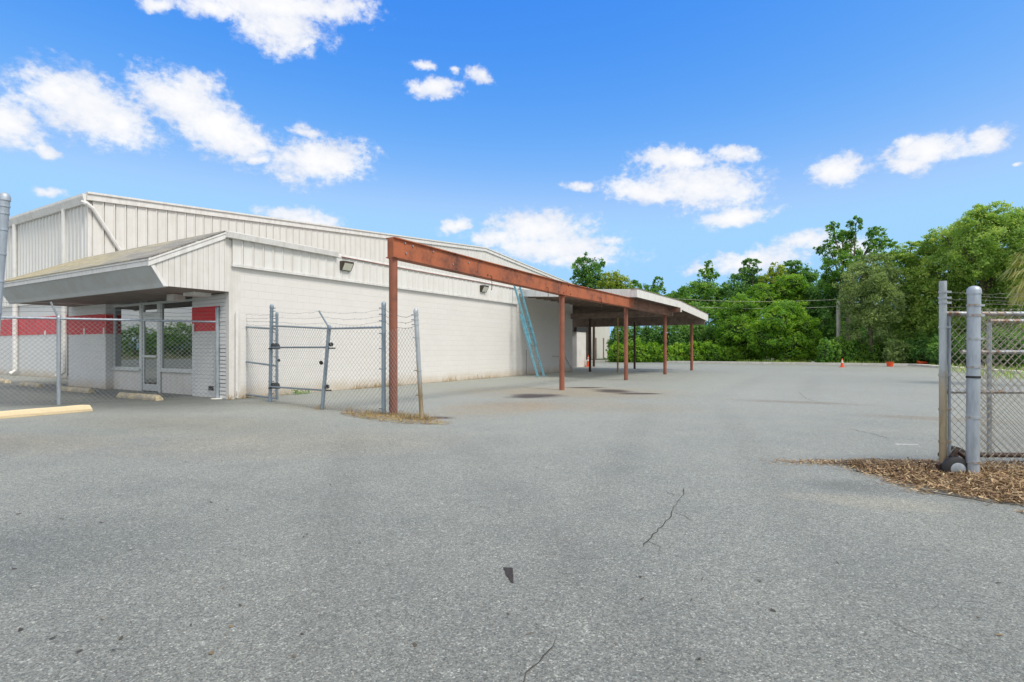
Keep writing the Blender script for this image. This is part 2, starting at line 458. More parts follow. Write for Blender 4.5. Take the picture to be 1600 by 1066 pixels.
M['straw'] = m_leaf('dry_straw', [(0, (.07, .045, .02)), (.4, (.17, .11, .045)), (.75, (.30, .21, .095)), (1, (.12, .16, .03))], .15, .8)
M['leafdry'] = m_leaf('dry_leaves', [(0, (.025, .022, .02)), (.6, (.06, .05, .035)), (1, (.22, .15, .07))], .05, .8)
M['core'] = m_plain('shaded_leaf_core', (.028, .055, .012), .95, 0, .4, 2)  # dark green of shaded leaves: inner shade put into the colour

# ------------------------------------------------------------------ world: sky with clouds
CLOUDS = [(-0.655,0.335,0.078,0.04,-0.14,1),(-0.687,0.341,0.043,0.023,0.05,1),(-0.617,0.321,0.041,0.029,-0.3,1),(-0.54,0.368,0.071,0.038,-0.03,1),(-0.487,0.336,0.086,0.035,-0.29,1),(-0.527,0.387,0.045,0.024,0.19,1),(-0.435,0.328,0.037,0.016,-0.22,0.8),(-0.336,0.311,0.084,0.033,0.15,1),(-0.356,0.354,0.033,0.013,-0.05,0.45),(-0.431,0.302,0.027,0.009,0.04,0.6),(-0.742,0.292,0.036,0.025,-0.2,1),(-0.702,0.267,0.020,0.010,-0.3,0.45),(-0.416,0.519,0.155,0.021,0.1,1),(-0.396,0.492,0.072,0.03,0.01,1),(-0.315,0.531,0.068,0.016,0.26,0.9),(-0.569,0.486,0.034,0.009,0.17,0.7),(-0.358,0.481,0.03,0.009,0.29,0.8),(-0.496,0.499,0.055,0.015,0.09,0.9),(-0.697,0.212,0.021,0.009,0.06,0.7),(-0.139,0.439,0.044,0.016,0,1),(-0.159,0.469,0.025,0.007,-0.01,0.7),(-0.058,0.46,0.028,0.012,-0.12,0.65),(-0.102,0.466,0.014,0.006,0.04,0.4),(-0.369,0.218,0.062,0.015,-0.07,1),(0.288,0.318,0.067,0.018,-0.13,1),(0.325,0.274,0.102,0.036,-0.15,1),(0.239,0.27,0.076,0.021,-0.12,0.9),(0.125,0.284,0.037,0.01,-0.1,0.6),(0.388,0.219,0.059,0.015,0.12,0.9),(0.385,0.318,0.042,0.013,-0.16,0.8),(0.537,0.272,0.04,0.02,-0.1,1),(0.647,0.279,0.053,0.019,-0.04,0.95),(0.625,0.267,0.034,0.014,-0.09,0.9),(0.712,0.279,0.024,0.017,0.03,1),(0.625,0.296,0.017,0.012,-0.2,0.7),(0.742,0.241,0.009,0.004,-0.21,0.35),(0.052,0.214,0.092,0.029,-0.02,1),(0.081,0.18,0.131,0.029,-0.06,0.85),(-0.102,0.219,0.035,0.012,0.27,0.8),(0.116,0.161,0.091,0.018,-0.03,0.55),(-0.023,0.198,0.07,0.022,-0,0.6),(0.487,0.173,0.042,0.017,0,0.95),(0.416,0.145,0.11,0.023,0.08,0.55),(0.552,0.152,0.049,0.024,-0.1,0.5),(0.336,0.136,0.051,0.011,0.13,0.35),(0.178,0.192,0.034,0.011,-0.04,0.4)]
SUN_AZ, SUN_EL = R(134), R(56)          # azimuth clockwise from the view direction, elevation
SKY_STRENGTH, SUN_STRENGTH, EXPOSURE = .10, 1.9, .75
def build_world():
    w = bpy.data.worlds.new("World"); scene.world = w; w.use_nodes = True
    t = NT.__new__(NT); t.t = w.node_tree; t.n = t.t.nodes; t.l = t.t.links
    t.n.clear()
    out = t.n.new('ShaderNodeOutputWorld'); bg = t.n.new('ShaderNodeBackground'); t.l.new(bg.outputs[0], out.inputs[0])
    sky = t.n.new('ShaderNodeTexSky'); sky.sky_type = 'NISHITA'; sky.sun_disc = False
    sky.sun_elevation = SUN_EL; sky.sun_rotation = SUN_AZ
    sky.air_density = 1.0; sky.dust_density = .6; sky.ozone_density = 1.6; sky.altitude = 0
    # richer blue overhead, paler towards the horizon: a photographic response applied to the sky's own colour
    sc_ = t.n.new('ShaderNodeSeparateColor'); t.l.new(sky.outputs[0], sc_.inputs[0])
    cc_ = t.n.new('ShaderNodeCombineColor')
    for i, (k, p, top) in enumerate(((.325, 2.75, 2.2), (.885, 1.22, 4.0), (4.1, .235, 6.2))):
        sm = t.n.new('ShaderNodeMath'); sm.operation = 'SMOOTH_MIN'; sm.inputs[1].default_value = top; sm.inputs[2].default_value = .7
        t.l.new(t.math('MULTIPLY', t.math('POWER', sc_.outputs[i], p), k), sm.inputs[0]); t.l.new(sm.outputs[0], cc_.inputs[i])
    base = cc_.outputs[0]
    d = t.coord('Generated'); s = t.sep(d)
    az = t.math('ARCTAN2', s[0], s[1])
    hyp = t.math('SQRT', t.math('ADD', t.math('MULTIPLY', s[0], s[0]), t.math('MULTIPLY', s[1], s[1])))
    el = t.math('ARCTAN2', s[2], hyp)
    def n3(scale, detail, rough, z=0.0):
        x = t.n.new('ShaderNodeTexNoise'); x.inputs['Scale'].default_value = scale; x.inputs['Detail'].default_value = detail; x.inputs['Roughness'].default_value = rough
        t.l.new(t.comb(az, t.math('MULTIPLY', el, 1.35), z), x.inputs['Vector']); return x
    warp = n3(26, 3, .55, 3.0)
    ws = t.n.new('ShaderNodeSeparateColor'); t.l.new(warp.outputs['Color'], ws.inputs[0])
    a2 = t.math('ADD', az, t.math('MULTIPLY', t.math('SUBTRACT', ws.outputs[0], .5), .030))
    e2 = t.math('ADD', el, t.math('MULTIPLY', t.math('SUBTRACT', ws.outputs[1], .5), .022))
    p = t.comb(a2, e2, 0.0)
    acc = None
    for (a0, e0, ra, re, ro, st) in CLOUDS:
        b = t.blob(p, (a0, e0), (ra * 1.3, re * 1.36), ro)
        if st < 1: b = t.math('SUBTRACT', b, (1 - st) * .42)
        acc = b if acc is None else t.math('MAXIMUM', acc, b)
    fine = t.math('ADD', t.math('MULTIPLY', n3(22, 6, .55, 7.0).outputs['Fac'], .5), t.math('MULTIPLY', n3(70, 8, .62, 9.0).outputs['Fac'], .5))
    dens = t.math('ADD', acc, t.math('MULTIPLY', t.math('SUBTRACT', fine, .5), 1.9))
    # unseen cloud behind, beside and overhead, thickened to whiten the ambient light
    gen = n3(3.2, 8, .58, 21.0).outputs['Fac']
    side = t.math('MULTIPLY', t.math('SUBTRACT', t.math('ABSOLUTE', az), .86), 6, True)
    high = t.math('MULTIPLY', t.math('SUBTRACT', el, .66), 6, True)
    m = t.math('MAXIMUM', side, high)
    gd = t.math('MULTIPLY', t.math('SUBTRACT', t.math('MULTIPLY', t.math('SUBTRACT', gen, .36), 5), 0.0), m)
    up = t.math('MULTIPLY', t.math('ADD', el, .0), 30, True)
    dens = t.math('MAXIMUM', dens, t.math('MULTIPLY', gd, up))
    cov = t.ramp(dens, [(.0, 0.0), (.15, .17), (.33, .64), (.52, .92), (.75, 1.0)], 'LINEAR')
    soft = n3(14, 5, .55, 11.0).outputs['Fac']
    body = t.math('ADD', t.math('MULTIPLY', dens, .45), t.math('MULTIPLY', soft, .95))
    cl = t.ramp(body, [(.42, (4.5, 4.75, 5.4)), (.70, (5.3, 5.45, 5.8)), (1.0, (6.0, 6.0, 6.05))])
    t.l.new(t.mix(cov, base, cl), bg.inputs['Color'])
    bg.inputs['Strength'].default_value = SKY_STRENGTH
build_world()

sun = bpy.data.lights.new('sun', 'SUN'); sun.energy = SUN_STRENGTH; sun.angle = R(16); sun.color = (1.0, .945, .86)
so = bpy.data.objects.new('sun', sun); COL.objects.link(so)
sd = Vector((math.sin(SUN_AZ) * math.cos(SUN_EL), math.cos(SUN_AZ) * math.cos(SUN_EL), math.sin(SUN_EL)))
so.rotation_euler = sd.to_track_quat('Z', 'Y').to_euler(); so.location = (30, -20, 40)

# ------------------------------------------------------------------ ground
def sheet(name, poly, z, mat, kind='structure'):
    mb = MB(); mb.add([(x, y, z) for x, y in poly], [tuple(range(len(poly)))])
    o = mb.build(name, mat); tag(o, kind=kind); return o
sheet('ground', [(-700, -300), (700, -300), (700, 1200), (-700, 1200)], -.06, M['soil'])
pv = [bl(-60, -60), bl(21.5, -60), bl(21.5, 26), bl(18.2, 43.4), bl(-13.0, 43.6), bl(-60, 43.6)]
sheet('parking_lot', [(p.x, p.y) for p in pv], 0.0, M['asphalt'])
# pale concrete kerb along the far edge
mb = MB()
k0, k1, k2 = bl(-13, 43.75), bl(17.8, 43.55), bl(21.3, 29)
for a, b in ((k0, k1), (k1, k2)):
    d = (b - a).normalized(); s = Vector((-d.y, d.x, 0)) * .32
    vs = [a - s, b - s, b + s, a + s]
    mb.prism([(p.x, p.y, -.05) for p in vs], (0, 0, .20))
tag(mb.build('kerb', M['concrete']), kind='structure')

# cracks: thin dark fissures filled with dirt
def crack(pts, w=.008):
    mb = MB(); pts = [Vector((x, y, 0)) for x, y in pts]
    fine = [pts[0]]
    for a, b in zip(pts, pts[1:]):
        n = max(2, int((b - a).length / .06))
        dd = (b - a).normalized(); s = Vector((-dd.y, dd.x, 0))
        for k in range(1, n + 1):
            fine.append(a.lerp(b, k / n) + s * (random.uniform(-.014, .014) if k < n else 0))
    vs, fs = [], []
    for i, p in enumerate(fine):
        d = (fine[min(i + 1, len(fine) - 1)] - fine[max(i - 1, 0)]).normalized(); s = Vector((-d.y, d.x, 0))
        ww = w * random.uniform(.35, 1.1) * (0.3 if i in (0, len(fine) - 1) else 1) / 2
        vs += [(p.x + s.x * ww, p.y + s.y * ww, .0035), (p.x - s.x * ww, p.y - s.y * ww, .0035)]
    for i in range(len(fine) - 1): fs.append((2 * i, 2 * i + 1, 2 * i + 3, 2 * i + 2))
    mb.add(vs, fs)
    tag(mb.build('pavement_crack', M['crack']), kind='structure')
crack([(1.60, 5.12), (1.50, 4.85), (1.42, 4.7), (1.27, 4.38), (1.20, 4.2), (1.10, 4.02), (.99, 3.86), (.92, 3.72), (.86, 3.60)], .009)
crack([(1.27, 4.38), (1.34, 4.28), (1.36, 4.15)], .006)
crack([(1.50, 4.85), (1.43, 4.92), (1.40, 5.02)], .006)
crack([(.92, 3.72), (.97, 3.60), (.96, 3.5)], .005)
crack([(.20, 2.48), (.135, 2.33), (.08, 2.24), (.05, 2.16), (.045, 2.08)], .008)
crack([(1.78, 2.72), (1.82, 2.55), (1.90, 2.44), (1.96, 2.32)], .0035)
crack([(5.45, 8.9), (5.5, 8.3), (5.42, 7.9)], .012)
crack([(8.6, 16.5), (7.6, 14.2), (7.3, 12.6)], .010)

# ------------------------------------------------------------------ tall warehouse
WH = empty('warehouse', CORNER, -TH, 'tall white ribbed metal warehouse with low gable roof behind the office', 'warehouse')
E0, E1, YF, YB, XG = 7.62, 9.9, 2.0, 60.0, -13.2
def roof_z(y): return E0 + (E1 - E0) * (1 - abs(y - 31) / 29)
mb = MB(); mb.box(-44, XG, YF, YF + .12, 3.42, E0 - .05)
x = XG - .17
while x > -44:
    mb.prism([(x - .055, YF, 3.44), (x + .055, YF, 3.44), (x + .03, YF - .05, 3.44), (x - .03, YF - .05, 3.44)], (0, 0, E0 - 3.6)); x -= .36
mb.build('front_panel', M['grey_metal'], WH)
mb = MB(); mb.box(-44, XG - .05, YF + .03, YF + .25, 0, 3.40); mb.build('front_wall', M['block_front'], WH)
mb = MB(); mb.box(-44, -14.6, YF - .035, YF + .02, 3.36, 3.44); mb.build('base_flashing', M['white_trim'], WH)
mb = MB(); mb.box(-44, -14.0, YF + .012, YF + .03, 1.95, 2.76); mb.build('red_stripe', M['red_far'], WH)
mb = MB(); mb.prism([(XG - .12, YF, 0), (XG - .12, YF, E0), (XG - .12, 31, E1), (XG - .12, YB, E0), (XG - .12, YB, 0)], (.12, 0, 0))
y = YF + .14
while y < YB - .2:
    y1 = min(y + .385, YB)
    mb.prism([(XG + .008, y, .05), (XG + .008, y1, .05), (XG + .008, y1, roof_z(y1) - .12), (XG + .008, y, roof_z(y) - .12)], (.055, 0, 0))
    mb.prism([(XG + .063, y1 - .07, .05), (XG + .063, y1, .05), (XG + .095, y1 - .012, .05), (XG + .095, y1 - .05, .05)], (0, 0, roof_z(y1) - .25)); y += .42
mb.build('gable_wall', M['white_metal'], WH)
mb = MB()                                                              # rake trim
for ya, yb in ((YF - .1, 31), (31, YB + .1)):
    za, zb = roof_z(ya), roof_z(yb)
    mb.prism([(XG - .05, ya, za - .20), (XG - .05, yb, zb - .20), (XG - .05, yb, zb + .10), (XG - .05, ya, za + .10)], (.20, 0, 0))
    mb.prism([(XG - .05, ya, za + .05), (XG - .05, yb, zb + .05), (XG - .05, yb, zb + .13), (XG - .05, ya, za + .13)], (.25, 0, 0))
mb.build('rake_trim', M['white_trim'], WH)
mb = MB()
for ya, yb in ((YF - .12, 31), (31, YB + .1)):
    mb.prism([(XG + .02, ya, roof_z(ya)), (XG + .02, yb, roof_z(yb)), (XG + .02, yb, roof_z(yb) + .04), (XG + .02, ya, roof_z(ya) + .04)], (-31, 0, 0))
mb.build('roof', M['white_metal'], WH)
mb = MB(); mb.prism([(-44, YF - .02, 7.28), (-44, YF - .13, 7.28), (-44, YF - .22, 7.56), (-44, YF - .22, 7.66), (-44, YF - .02, 7.66)], (44 + XG + .04, 0, 0))
mb.build('gutter', M['white_trim'], WH)
mb = MB(); mb.box(XG - .10, XG + .03, YF - .03, YF + .1, 3.44, 7.3); mb.build('corner_trim', M['white_trim'], WH)
mb = MB(); mb.tube([(-20.75, YF - .11, 7.3), (-20.75, YF - .11, .25), (-20.75, YF - .3, .1)], .10, 8); mb.build('downspout', M['white_trim'], WH)
mb = MB(); mb.tube([(-15.25, YF - .11, 7.3), (-15.25, YF - .11, .3), (-15.35, YF - .35, .1)], .09, 8); mb.build('downspout', M['white_trim'], WH)
mb = MB(); mb.box(-15.05, -14.9, YF - .06, YF - .01, 0.1, 3.3); mb.build('conduit', M['brown_post'], WH)
mb = MB(); mb.tube([(XG - .1, YF - .16, 7.35), (XG + .12, YF - .1, 7.25), (XG + .14, YF + .1, 7.1), (XG + .14, YF + 1.42, 5.0), (XG + .14, YF + 1.5, 4.2)], .085, 8)
mb.build('diagonal_downspout', M['white_trim'], WH)
mb = MB(); mb.box(-17.65, -17.5, YF - .01, YF + .01, 1.88, 2.12); mb.build('white_plate', M['white_trim'], WH)
for y_ in (55.4, 57.9):
    mb = MB(); mb.box(XG + .05, XG + .14, y_ - .12, y_ + .12, .05, 2.66); mb.build('wall_strip', M['joist'], WH)

# ------------------------------------------------------------------ low office building
OF = empty('office_building', CORNER, -TH, 'low white block office with shingled front awning and red painted stripe', 'building')
def part(fn, name, mat, parent=OF, smooth=False):
    mb = MB(); fn(mb); return mb.build(name, mat, parent, smooth)
LW = 20.66
part(lambda m: m.box(-.25, 0, .02, LW, 0, 4.16), 'side_wall', M['block'])
part(lambda m: (m.box(-13.1, -.26, .8, LW, 3.95, 4.1), m.box(-13.1, -.26, LW - .25, LW, 0, 3.95)), 'flat_roof', M['joist'])
part(lambda m: m.box(-9.53, -6.78, .0, .72, 0, 2.74), 'front_wall', M['block_front'])
part(lambda m: m.box(-9.53, -9.3, .73, 2.0, 0, 3.3), 'end_wall', M['block_front'])
def brickpanel(m):
    z = 0.0
    while z < 2.7:
        m.box(-1.77, -.42, .02, .7, z + .006, min(z + .094, 2.74)); z += .1
    m.box(-1.76, -.42, .03, .69, 0, 2.73)
part(brickpanel, 'brick_pier', M['brick'])
def quoin(m):
    z = 0.0
    while z < 2.68:
        m.box(-.40, -.13, -.012 + random.uniform(-.006, .006), .6, z + (.011 if z < 1.35 else .004), z + (.089 if z < 1.35 else .096)); z += .1
part(quoin, 'brick_quoin', M['brick'])
part(lambda m: m.box(-.398, -.132, .018, .59, 0, 1.35), 'joint_backing', M['soffit'])
part(lambda m: m.box(-.398, -.132, .006, .59, 1.352, 2.73), 'joint_backing', M['siding'])
part(lambda m: m.tube([(.07, .16, .02), (.07, .16, 2.2), (.07, .16, 2.27)], .035, 10, .03), 'pipe', M['white_trim'])
part(lambda m: m.box(-.125, .012, -.015, .3, 0, 4.10), 'corner_post', M['siding'])
part(lambda m: m.box(-9.52, -6.79, -.006, 0.0, 1.78, 2.42), 'red_stripe', M['red'])
part(lambda m: m.box(-1.765, -.425, .012, .0185, 1.77, 2.42), 'red_stripe', M['red'])
part(lambda m: m.box(-6.778, -6.773, .002, .215, 1.78, 2.42), 'red_return', M['red'])
for x_ in (-8.29, -6.88, -1.66):
    part(lambda m: m.box(x_ - .05, x_ + .05, -.016, -.008, 1.73, 1.98), 'white_plate', M['white_trim'])
part(lambda m: m.box(-.94, -.74, -.004, .03, .20, .31), 'wall_vent', M['black'])
# storefront: everything at the recessed plane y = .22
YW = .22
part(lambda m: m.box(-6.78, -4.93, YW, YW + .2, 0, .62), 'bulkhead', M['siding'])
part(lambda m: m.box(-3.76, -1.77, YW, YW + .2, 0, .62), 'bulkhead', M['siding'])
part(lambda m: m.box(-6.78, -1.77, YW + 1.2, YW + 1.25, 0, 2.74), 'inner_wall', M['dark'])
def window(x0, x1, z0=.66, z1=2.70, name='window'):
    def fr(m):
        w = .065
        m.box(x0, x0 + w, YW - .03, YW + .06, z0, z1); m.box(x1 - w, x1, YW - .03, YW + .06, z0, z1)
        m.box(x0 + w, x1 - w, YW - .03, YW + .06, z1 - w, z1); m.box(x0 + w, x1 - w, YW - .03, YW + .06, z0, z0 + w)
    f = part(fr, name, M['alu'])
    part(lambda m: m.box(x0 + .05, x1 - .05, YW + .005, YW + .02, z0 + .05, z1 - .05), 'pane', M['glass'], f)
    return f
for x0, x1 in ((-6.72, -4.97), (-3.78, -1.80)):
    f = window(x0, x1)
    part(lambda m: m.box(x0 - .03, x1 + .03, YW - .09, YW + .05, .622, .675), 'sill', M['alu'], f)
window(-4.86, -3.92, 2.34, 2.70, 'transom_window')
part(lambda m: (m.box(-4.965, -4.87, YW - .04, YW + .07, 0, 2.72), m.box(-3.91, -3.785, YW - .04, YW + .07, 0, 2.72)), 'mullion', M['alu'])
def door_fr(m):
    x0, x1 = -4.86, -3.92
    m.box(x0, x0 + .09, YW - .02, YW + .03, .03, 2.27); m.box(x1 - .09, x1, YW - .02, YW + .03, .03, 2.27)
    m.box(x0 + .09, x1 - .09, YW - .02, YW + .03, 2.17, 2.27); m.box(x0 + .09, x1 - .09, YW - .02, YW + .03, .03, .23)
dr = part(door_fr, 'door', M['alu'])
part(lambda m: m.box(-4.80, -3.98, YW + .0, YW + .012, .2, 2.2), 'pane', M['glass'], dr)
part(lambda m: m.box(-4.80, -3.98, YW - .06, YW - .022, 1.04, 1.10), 'push_bar', M['alu'], dr)
part(lambda m: m.box(-4.86, -3.92, YW - .03, YW + .05, 2.275, 2.335), 'door_head', M['alu'], dr)
# awning
FX0 = -9.45
AB, AT = (-1.60, 2.75), (-1.88, 3.30)
part(lambda m: m.box(FX0 + .1, -.02, AB[0] + .03, .21, 2.752, 2.80), 'soffit', M['soffit'])
def fascia(m):
    x = FX0
    dy, dz = AT[0] - AB[0], AT[1] - AB[1]
    m.prism([(FX0, AB[0], AB[1] - .02), (FX0, AB[0] + .05, AB[1] - .02), (FX0, AT[0] + .05, AT[1]), (FX0, AT[0], AT[1])], (-FX0 + .03, 0, 0))
    while x < -.02:                                                   # fine vertical grooves of the panel
        m.prism([(x, AB[0] - .006, AB[1] + .01), (x, AB[0], AB[1] + .01), (x, AT[0], AT[1] - .1), (x, AT[0] - .006, AT[1] - .1)], (.085, 0, 0)); x += .10
part(fascia, 'fascia', M['fascia'])
part(lambda m: (m.box(FX0 - .03, .05, AT[0] - .035, AT[0] + .04, 3.20, 3.305), m.box(FX0 - .05, .055, AT[0] - .06, AT[0] + .03, 3.31, 3.375)), 'drip_edge', M['white_trim'])
def shingles(m):
    z0, z1, y0, y1 = 3.38, 4.30, AT[0] - .07, -.16
    hx = -8.0
    m.add([(FX0 - .05, y0, z0), (.06, y0, z0), (.06, y1, z1), (hx, y1, z1), (FX0 - .05, y1 + .3, z0)], [(0, 1, 2, 3), (0, 3, 4)])
    m.add([(FX0 - .05, y0, z0 - .03), (.06, y0, z0 - .03), (.06, y1, z1 - .03), (hx, y1, z1 - .03), (FX0 - .05, y1 + .3, z0 - .03)], [(3, 2, 1, 0), (4, 3, 0)])
    m.add([(FX0 - .05, y0, z0), (.06, y0, z0), (.06, y0, z0 - .03), (FX0 - .05, y0, z0 - .03)], [(0, 1, 2, 3)])
    m.add([(.06, y0, z0), (.06, y1, z1), (.06, y1, z1 - .03), (.06, y0, z0 - .03)], [(0, 1, 2, 3)])
    m.add([(.06, y1, z1), (hx, y1, z1), (hx, y1 + .12, z1 - .1), (.06, y1 + .12, z1 - .1)], [(0, 1, 2, 3)])
part(shingles, 'shingle_roof', M['shingle'])
part(lambda m: (m.box(-8.0, 0, .0, .2, 3.0, 4.2), m.box(-.2, -.01, -.16, 0, 3.9, 4.2)), 'roof_backing', M['joist'])
def gable(m):                                                          # board siding on the side of the awning
    ys = AT[0] + .02; k = 0; y = -.02
    def top(y): return 3.26 + (y - AT[0]) / (-.16 - AT[0]) * .90
    def bot(y): return 2.76 if y > AB[0] else 2.76 + (AB[0] - y) / (AB[0] - AT[0]) * .50
    while y > ys + .02:
        y2 = max(y - .135, ys)
        m.prism([(.012, y, bot(y)), (.012, y2 + .012, bot(y2 + .012)), (.012, y2 + .012, top(y2 + .012)), (.012, y, top(y))], (.022, 0, 0)); y = y2
    m.prism([(0, -.02, 2.765), (0, AB[0], 2.765), (0, AT[0] + .01, 3.25), (0, -.02, top(-.02) - .01)], (.02, 0, 0))
part(gable, 'gable_siding', M['siding'])
def rake(m):
    y0, y1 = AT[0] - .06, -.14
    for x0, w, lo, hi in ((.02, .045, -.20, -.085), (.02, .06, -.08, -.035)):
        m.prism([(x0, y0, 3.38 + lo), (x0, y1, 4.30 + lo), (x0, y1, 4.30 + hi), (x0, y0, 3.38 + hi)], (w, 0, 0))
part(rake, 'rake_trim', M['white_trim'])
def edge(m): m.prism([(.034, AB[0] - .01, 2.75), (.034, AB[0] + .09, 2.75), (.034, AT[0] + .07, 3.22), (.034, AT[0] - .02, 3.22)], (.012, 0, 0))
part(edge, 'gable_edge', M['white_trim'])
# metal band with ribs along the long wall
def band(m):
    m.box(.002, .012, .06, 14.35, 3.46, 4.13)
    y = .06
    while y < 14.3:
        y1 = min(y + .276, 14.35)
        m.box(.02, .06, y, y1, 3.46, 4.13)
        m.prism([(.06, y1 - .05, 3.49), (.06, y1, 3.49), (.085, y1 - .006, 3.49), (.085, y1 - .03, 3.49)], (0, 0, .63)); y += .30
part(band, 'metal_band', M['white_metal'])
part(lambda m: (m.box(.004, .085, .04, 14.4, 3.42, 3.455), m.box(.07, .088, .04, 14.4, 3.455, 3.50)), 'band_flashing', M['white_trim'])
part(lambda m: m.prism([(.06, -.14, 4.13), (.17, -.14, 4.13), (.20, -.14, 4.27), (.06, -.14, 4.27)], (0, 3.55, 0)), 'gutter', M['white_trim'])
part(lambda m: m.box(-.3, .08, -.1, 3.4, 4.28, 4.31), 'roof_flashing', M['white_trim'])
part(lambda m: (m.box(-.1, .075, 3.42, 14.4, 4.135, 4.19), m.box(-.22, .045, 3.42, LW, 4.20, 4.26)), 'parapet_cap', M['white_trim'])
part(lambda m: m.tube([(.095, 3.6, 4.165), (.10, 7, 4.150), (.095, 11, 4.165), (.10, 14.2, 4.150)], .014, 6), 'conduit', M['rust_post'])
part(lambda m: m.tube([(.03, 18.0, .9), (.03, 19.6, .85), (.05, 20.5, .1)], .012, 6), 'conduit', M['joist'])
part(lambda m: m.tube([(.008, 15.3, .02), (.008, 15.3, 1.25)], .012, 6), 'control_joint', M['joist'])
# utility box and soffit lights
part(lambda m: m.box(-1.95, -1.60, -.55, -.25, 2.58, 2.745), 'junction_box', M['siding'])
part(lambda m: m.box(-1.05, -.55, -.6, -.15, 2.66, 2.745), 'soffit_light', M['white_trim'])
# rear wing beyond the long wall
part(lambda m: m.box(-13.0, -2.65, 27.0, 28.6, 0, 2.5), 'rear_wall', M['siding'])
part(lambda m: (m.box(-13.0, -2.6, 26.9, 28.7, 2.52, 3.2)), 'rear_lintel', M['dark'])
part(lambda m: (m.box(-3.2, -2.8, 26.7, 26.88, 2.5, 3.1), m.box(-3.9, -3.4, 26.6, 26.88, 2.55, 3.0)), 'electrical_box', M['bronze'])
part(lambda m: m.box(-3.32, -3.26, 26.55, 26.6, 2.5, 2.95), 'white_conduit', M['white_trim'])

# wall floodlights
def floodlight(y, label):
    o = empty('floodlight', bl(.03, y, 3.9), -TH, label, 'floodlight')
    mb = MB()
    mb.prism([(0.0, -.20, -.15), (.10, -.20, -.15), (.23, -.20, .07), (.23, -.20, .13), (0.0, -.20, .13)], (0, .40, 0))
    mb.build('housing', M['bronze'], o)
    mb = MB()
    mb.add([(.112, -.17, -.14), (.112, .17, -.14), (.234, .17, .065), (.234, -.17, .065)], [(0, 1, 2, 3)])
    mb.add([(.104, -.17, -.135), (.104, .17, -.135), (.226, .17, .07), (.226, -.17, .07)], [(3, 2, 1, 0)])
    mb.build('lens', M['lens'], o)
    return o
floodlight(3.75, 'square bronze floodlight on the ribbed band beside the end of the gutter')
floodlight(11.4, 'square bronze floodlight on the ribbed band near the blue ladder')

# ------------------------------------------------------------------ carport with rusty beam
CP = empty('carport', CORNER, -TH, 'rusty steel beam and posts carrying a flat roofed carport along the wall', 'carport')
CX = 5.90
POSTS = [(-.22, 3.09), (7.30, 2.98), (13.6, 2.98), (19.5, 3.0), (25.4, 2.80)]
for i, (y, zt) in enumerate(POSTS):
    px_ = (CX, CX, 5.74, 5.68, 5.60)[i]
    mb = MB(); mb.tube([(px_, y, 0), (px_, y, zt)], .083, 16)
    mb.build('post', M['rust_post'], CP, True)
def beam(m):
    def seg(y0, y1, b0, b1, h=.40):
        poly = lambda dz0, dz1: [(CX, y0, b0 + dz0), (CX, y1, b1 + dz0), (CX, y1, b1 + dz1), (CX, y0, b0 + dz1)]
        for x0, x1, d0, d1 in ((-.08, .08, .02, h - .02), (-.12, .12, 0, .02), (-.12, .12, h - .02, h)):
            p = [(CX + x0, q[1], q[2]) for q in poly(d0, d1)]
            m.prism(p, (x1 - x0, 0, 0))
    seg(-.30, 7.42, 3.09, 2.98)
    m.box(CX - .075, CX + .075, 7.425, 7.45, 2.99, 3.37)
    seg(7.455, 13.9, 2.98, 2.98)
    m.box(CX - .11, CX + .11, 7.28, 7.30, 2.90, 3.0)
part(beam, 'steel_beam', M['rust'], CP)
part(lambda m: m.box(CX - .20, CX - .03, 13.905, 19.6, 2.985, 3.375), 'timber_beam', M['beam_wood'], CP)
for y, z_ in ((.05, 3.22), (.25, 3.40), (.02, 3.42), (.9, 3.38), (1.6, 3.2), (2.2, 3.32), (3.0, 3.12), (6.9, 3.05), (7.1, 3.3), (7.25, 3.05), (7.6, 3.3), (7.75, 3.05)):
    part(lambda m: m.tube([(CX + .075, y, z_), (CX + .10, y, z_)], .018, 6), 'bolt', M['galv'] if y < 3 else M['brown_post'], CP)
for y, x_, dx in ((3.1, CX + .09, 0), (6.1, CX + .09, 0), (10.2, CX + .09, 0)):
    part(lambda m: m.tube([(x_, y, 3.12), (x_ + .05, y, 3.10), (x_ + .05, y, 2.80), (x_ + .02, y + .03, 2.76)], .010, 6), 'hook', M['brown_post'], CP)
# roof
RX1 = 6.3
def zt(x, y): return 4.155 - .071 * x - max(0.0, y - 20) * .052
YA, YM, YE = 13.3, 20.0, 26.3
def deck(m):
    for y0, y1, xa in ((YA, YM, .1), (YM, 20.7, .1), (20.7, YE, -3.2)):
        p = [(xa, y0 + (1.3 if y0 == YA else 0)), (RX1, y0), (RX1, y1), (xa, y1)]
        vs = [(x, y, zt(x, y) - .03) for x, y in p] + [(x, y, zt(x, y) - .07) for x, y in p]
        m.add(vs, [(0, 1, 2, 3), (7, 6, 5, 4), (0, 4, 5, 1), (1, 5, 6, 2), (2, 6, 7, 3), (3, 7, 4, 0)])
part(deck, 'roof_deck', M['deck'], CP)
def fasc(m):
    h = .33
    def strip(a, b, t0, lo=h):
        (x0, y0), (x1, y1) = a, b
        d = Vector((x1 - x0, y1 - y0, 0)).normalized(); s = Vector((d.y, -d.x, 0)) * t0
        z0, z1 = zt(x0, y0), zt(x1, y1)
        vs = [(x0, y0, z0 - lo), (x1, y1, z1 - lo), (x1, y1, z1), (x0, y0, z0)]
        m.prism(vs, s)
    strip((.12, YA + 1.3), (RX1, YA), .035)
    strip((RX1, YA - .03), (RX1, YM), .035)
    strip((RX1, YM), (RX1, YE + .1), .035, .40)
part(fasc, 'fascia', M['white_trim'], CP)
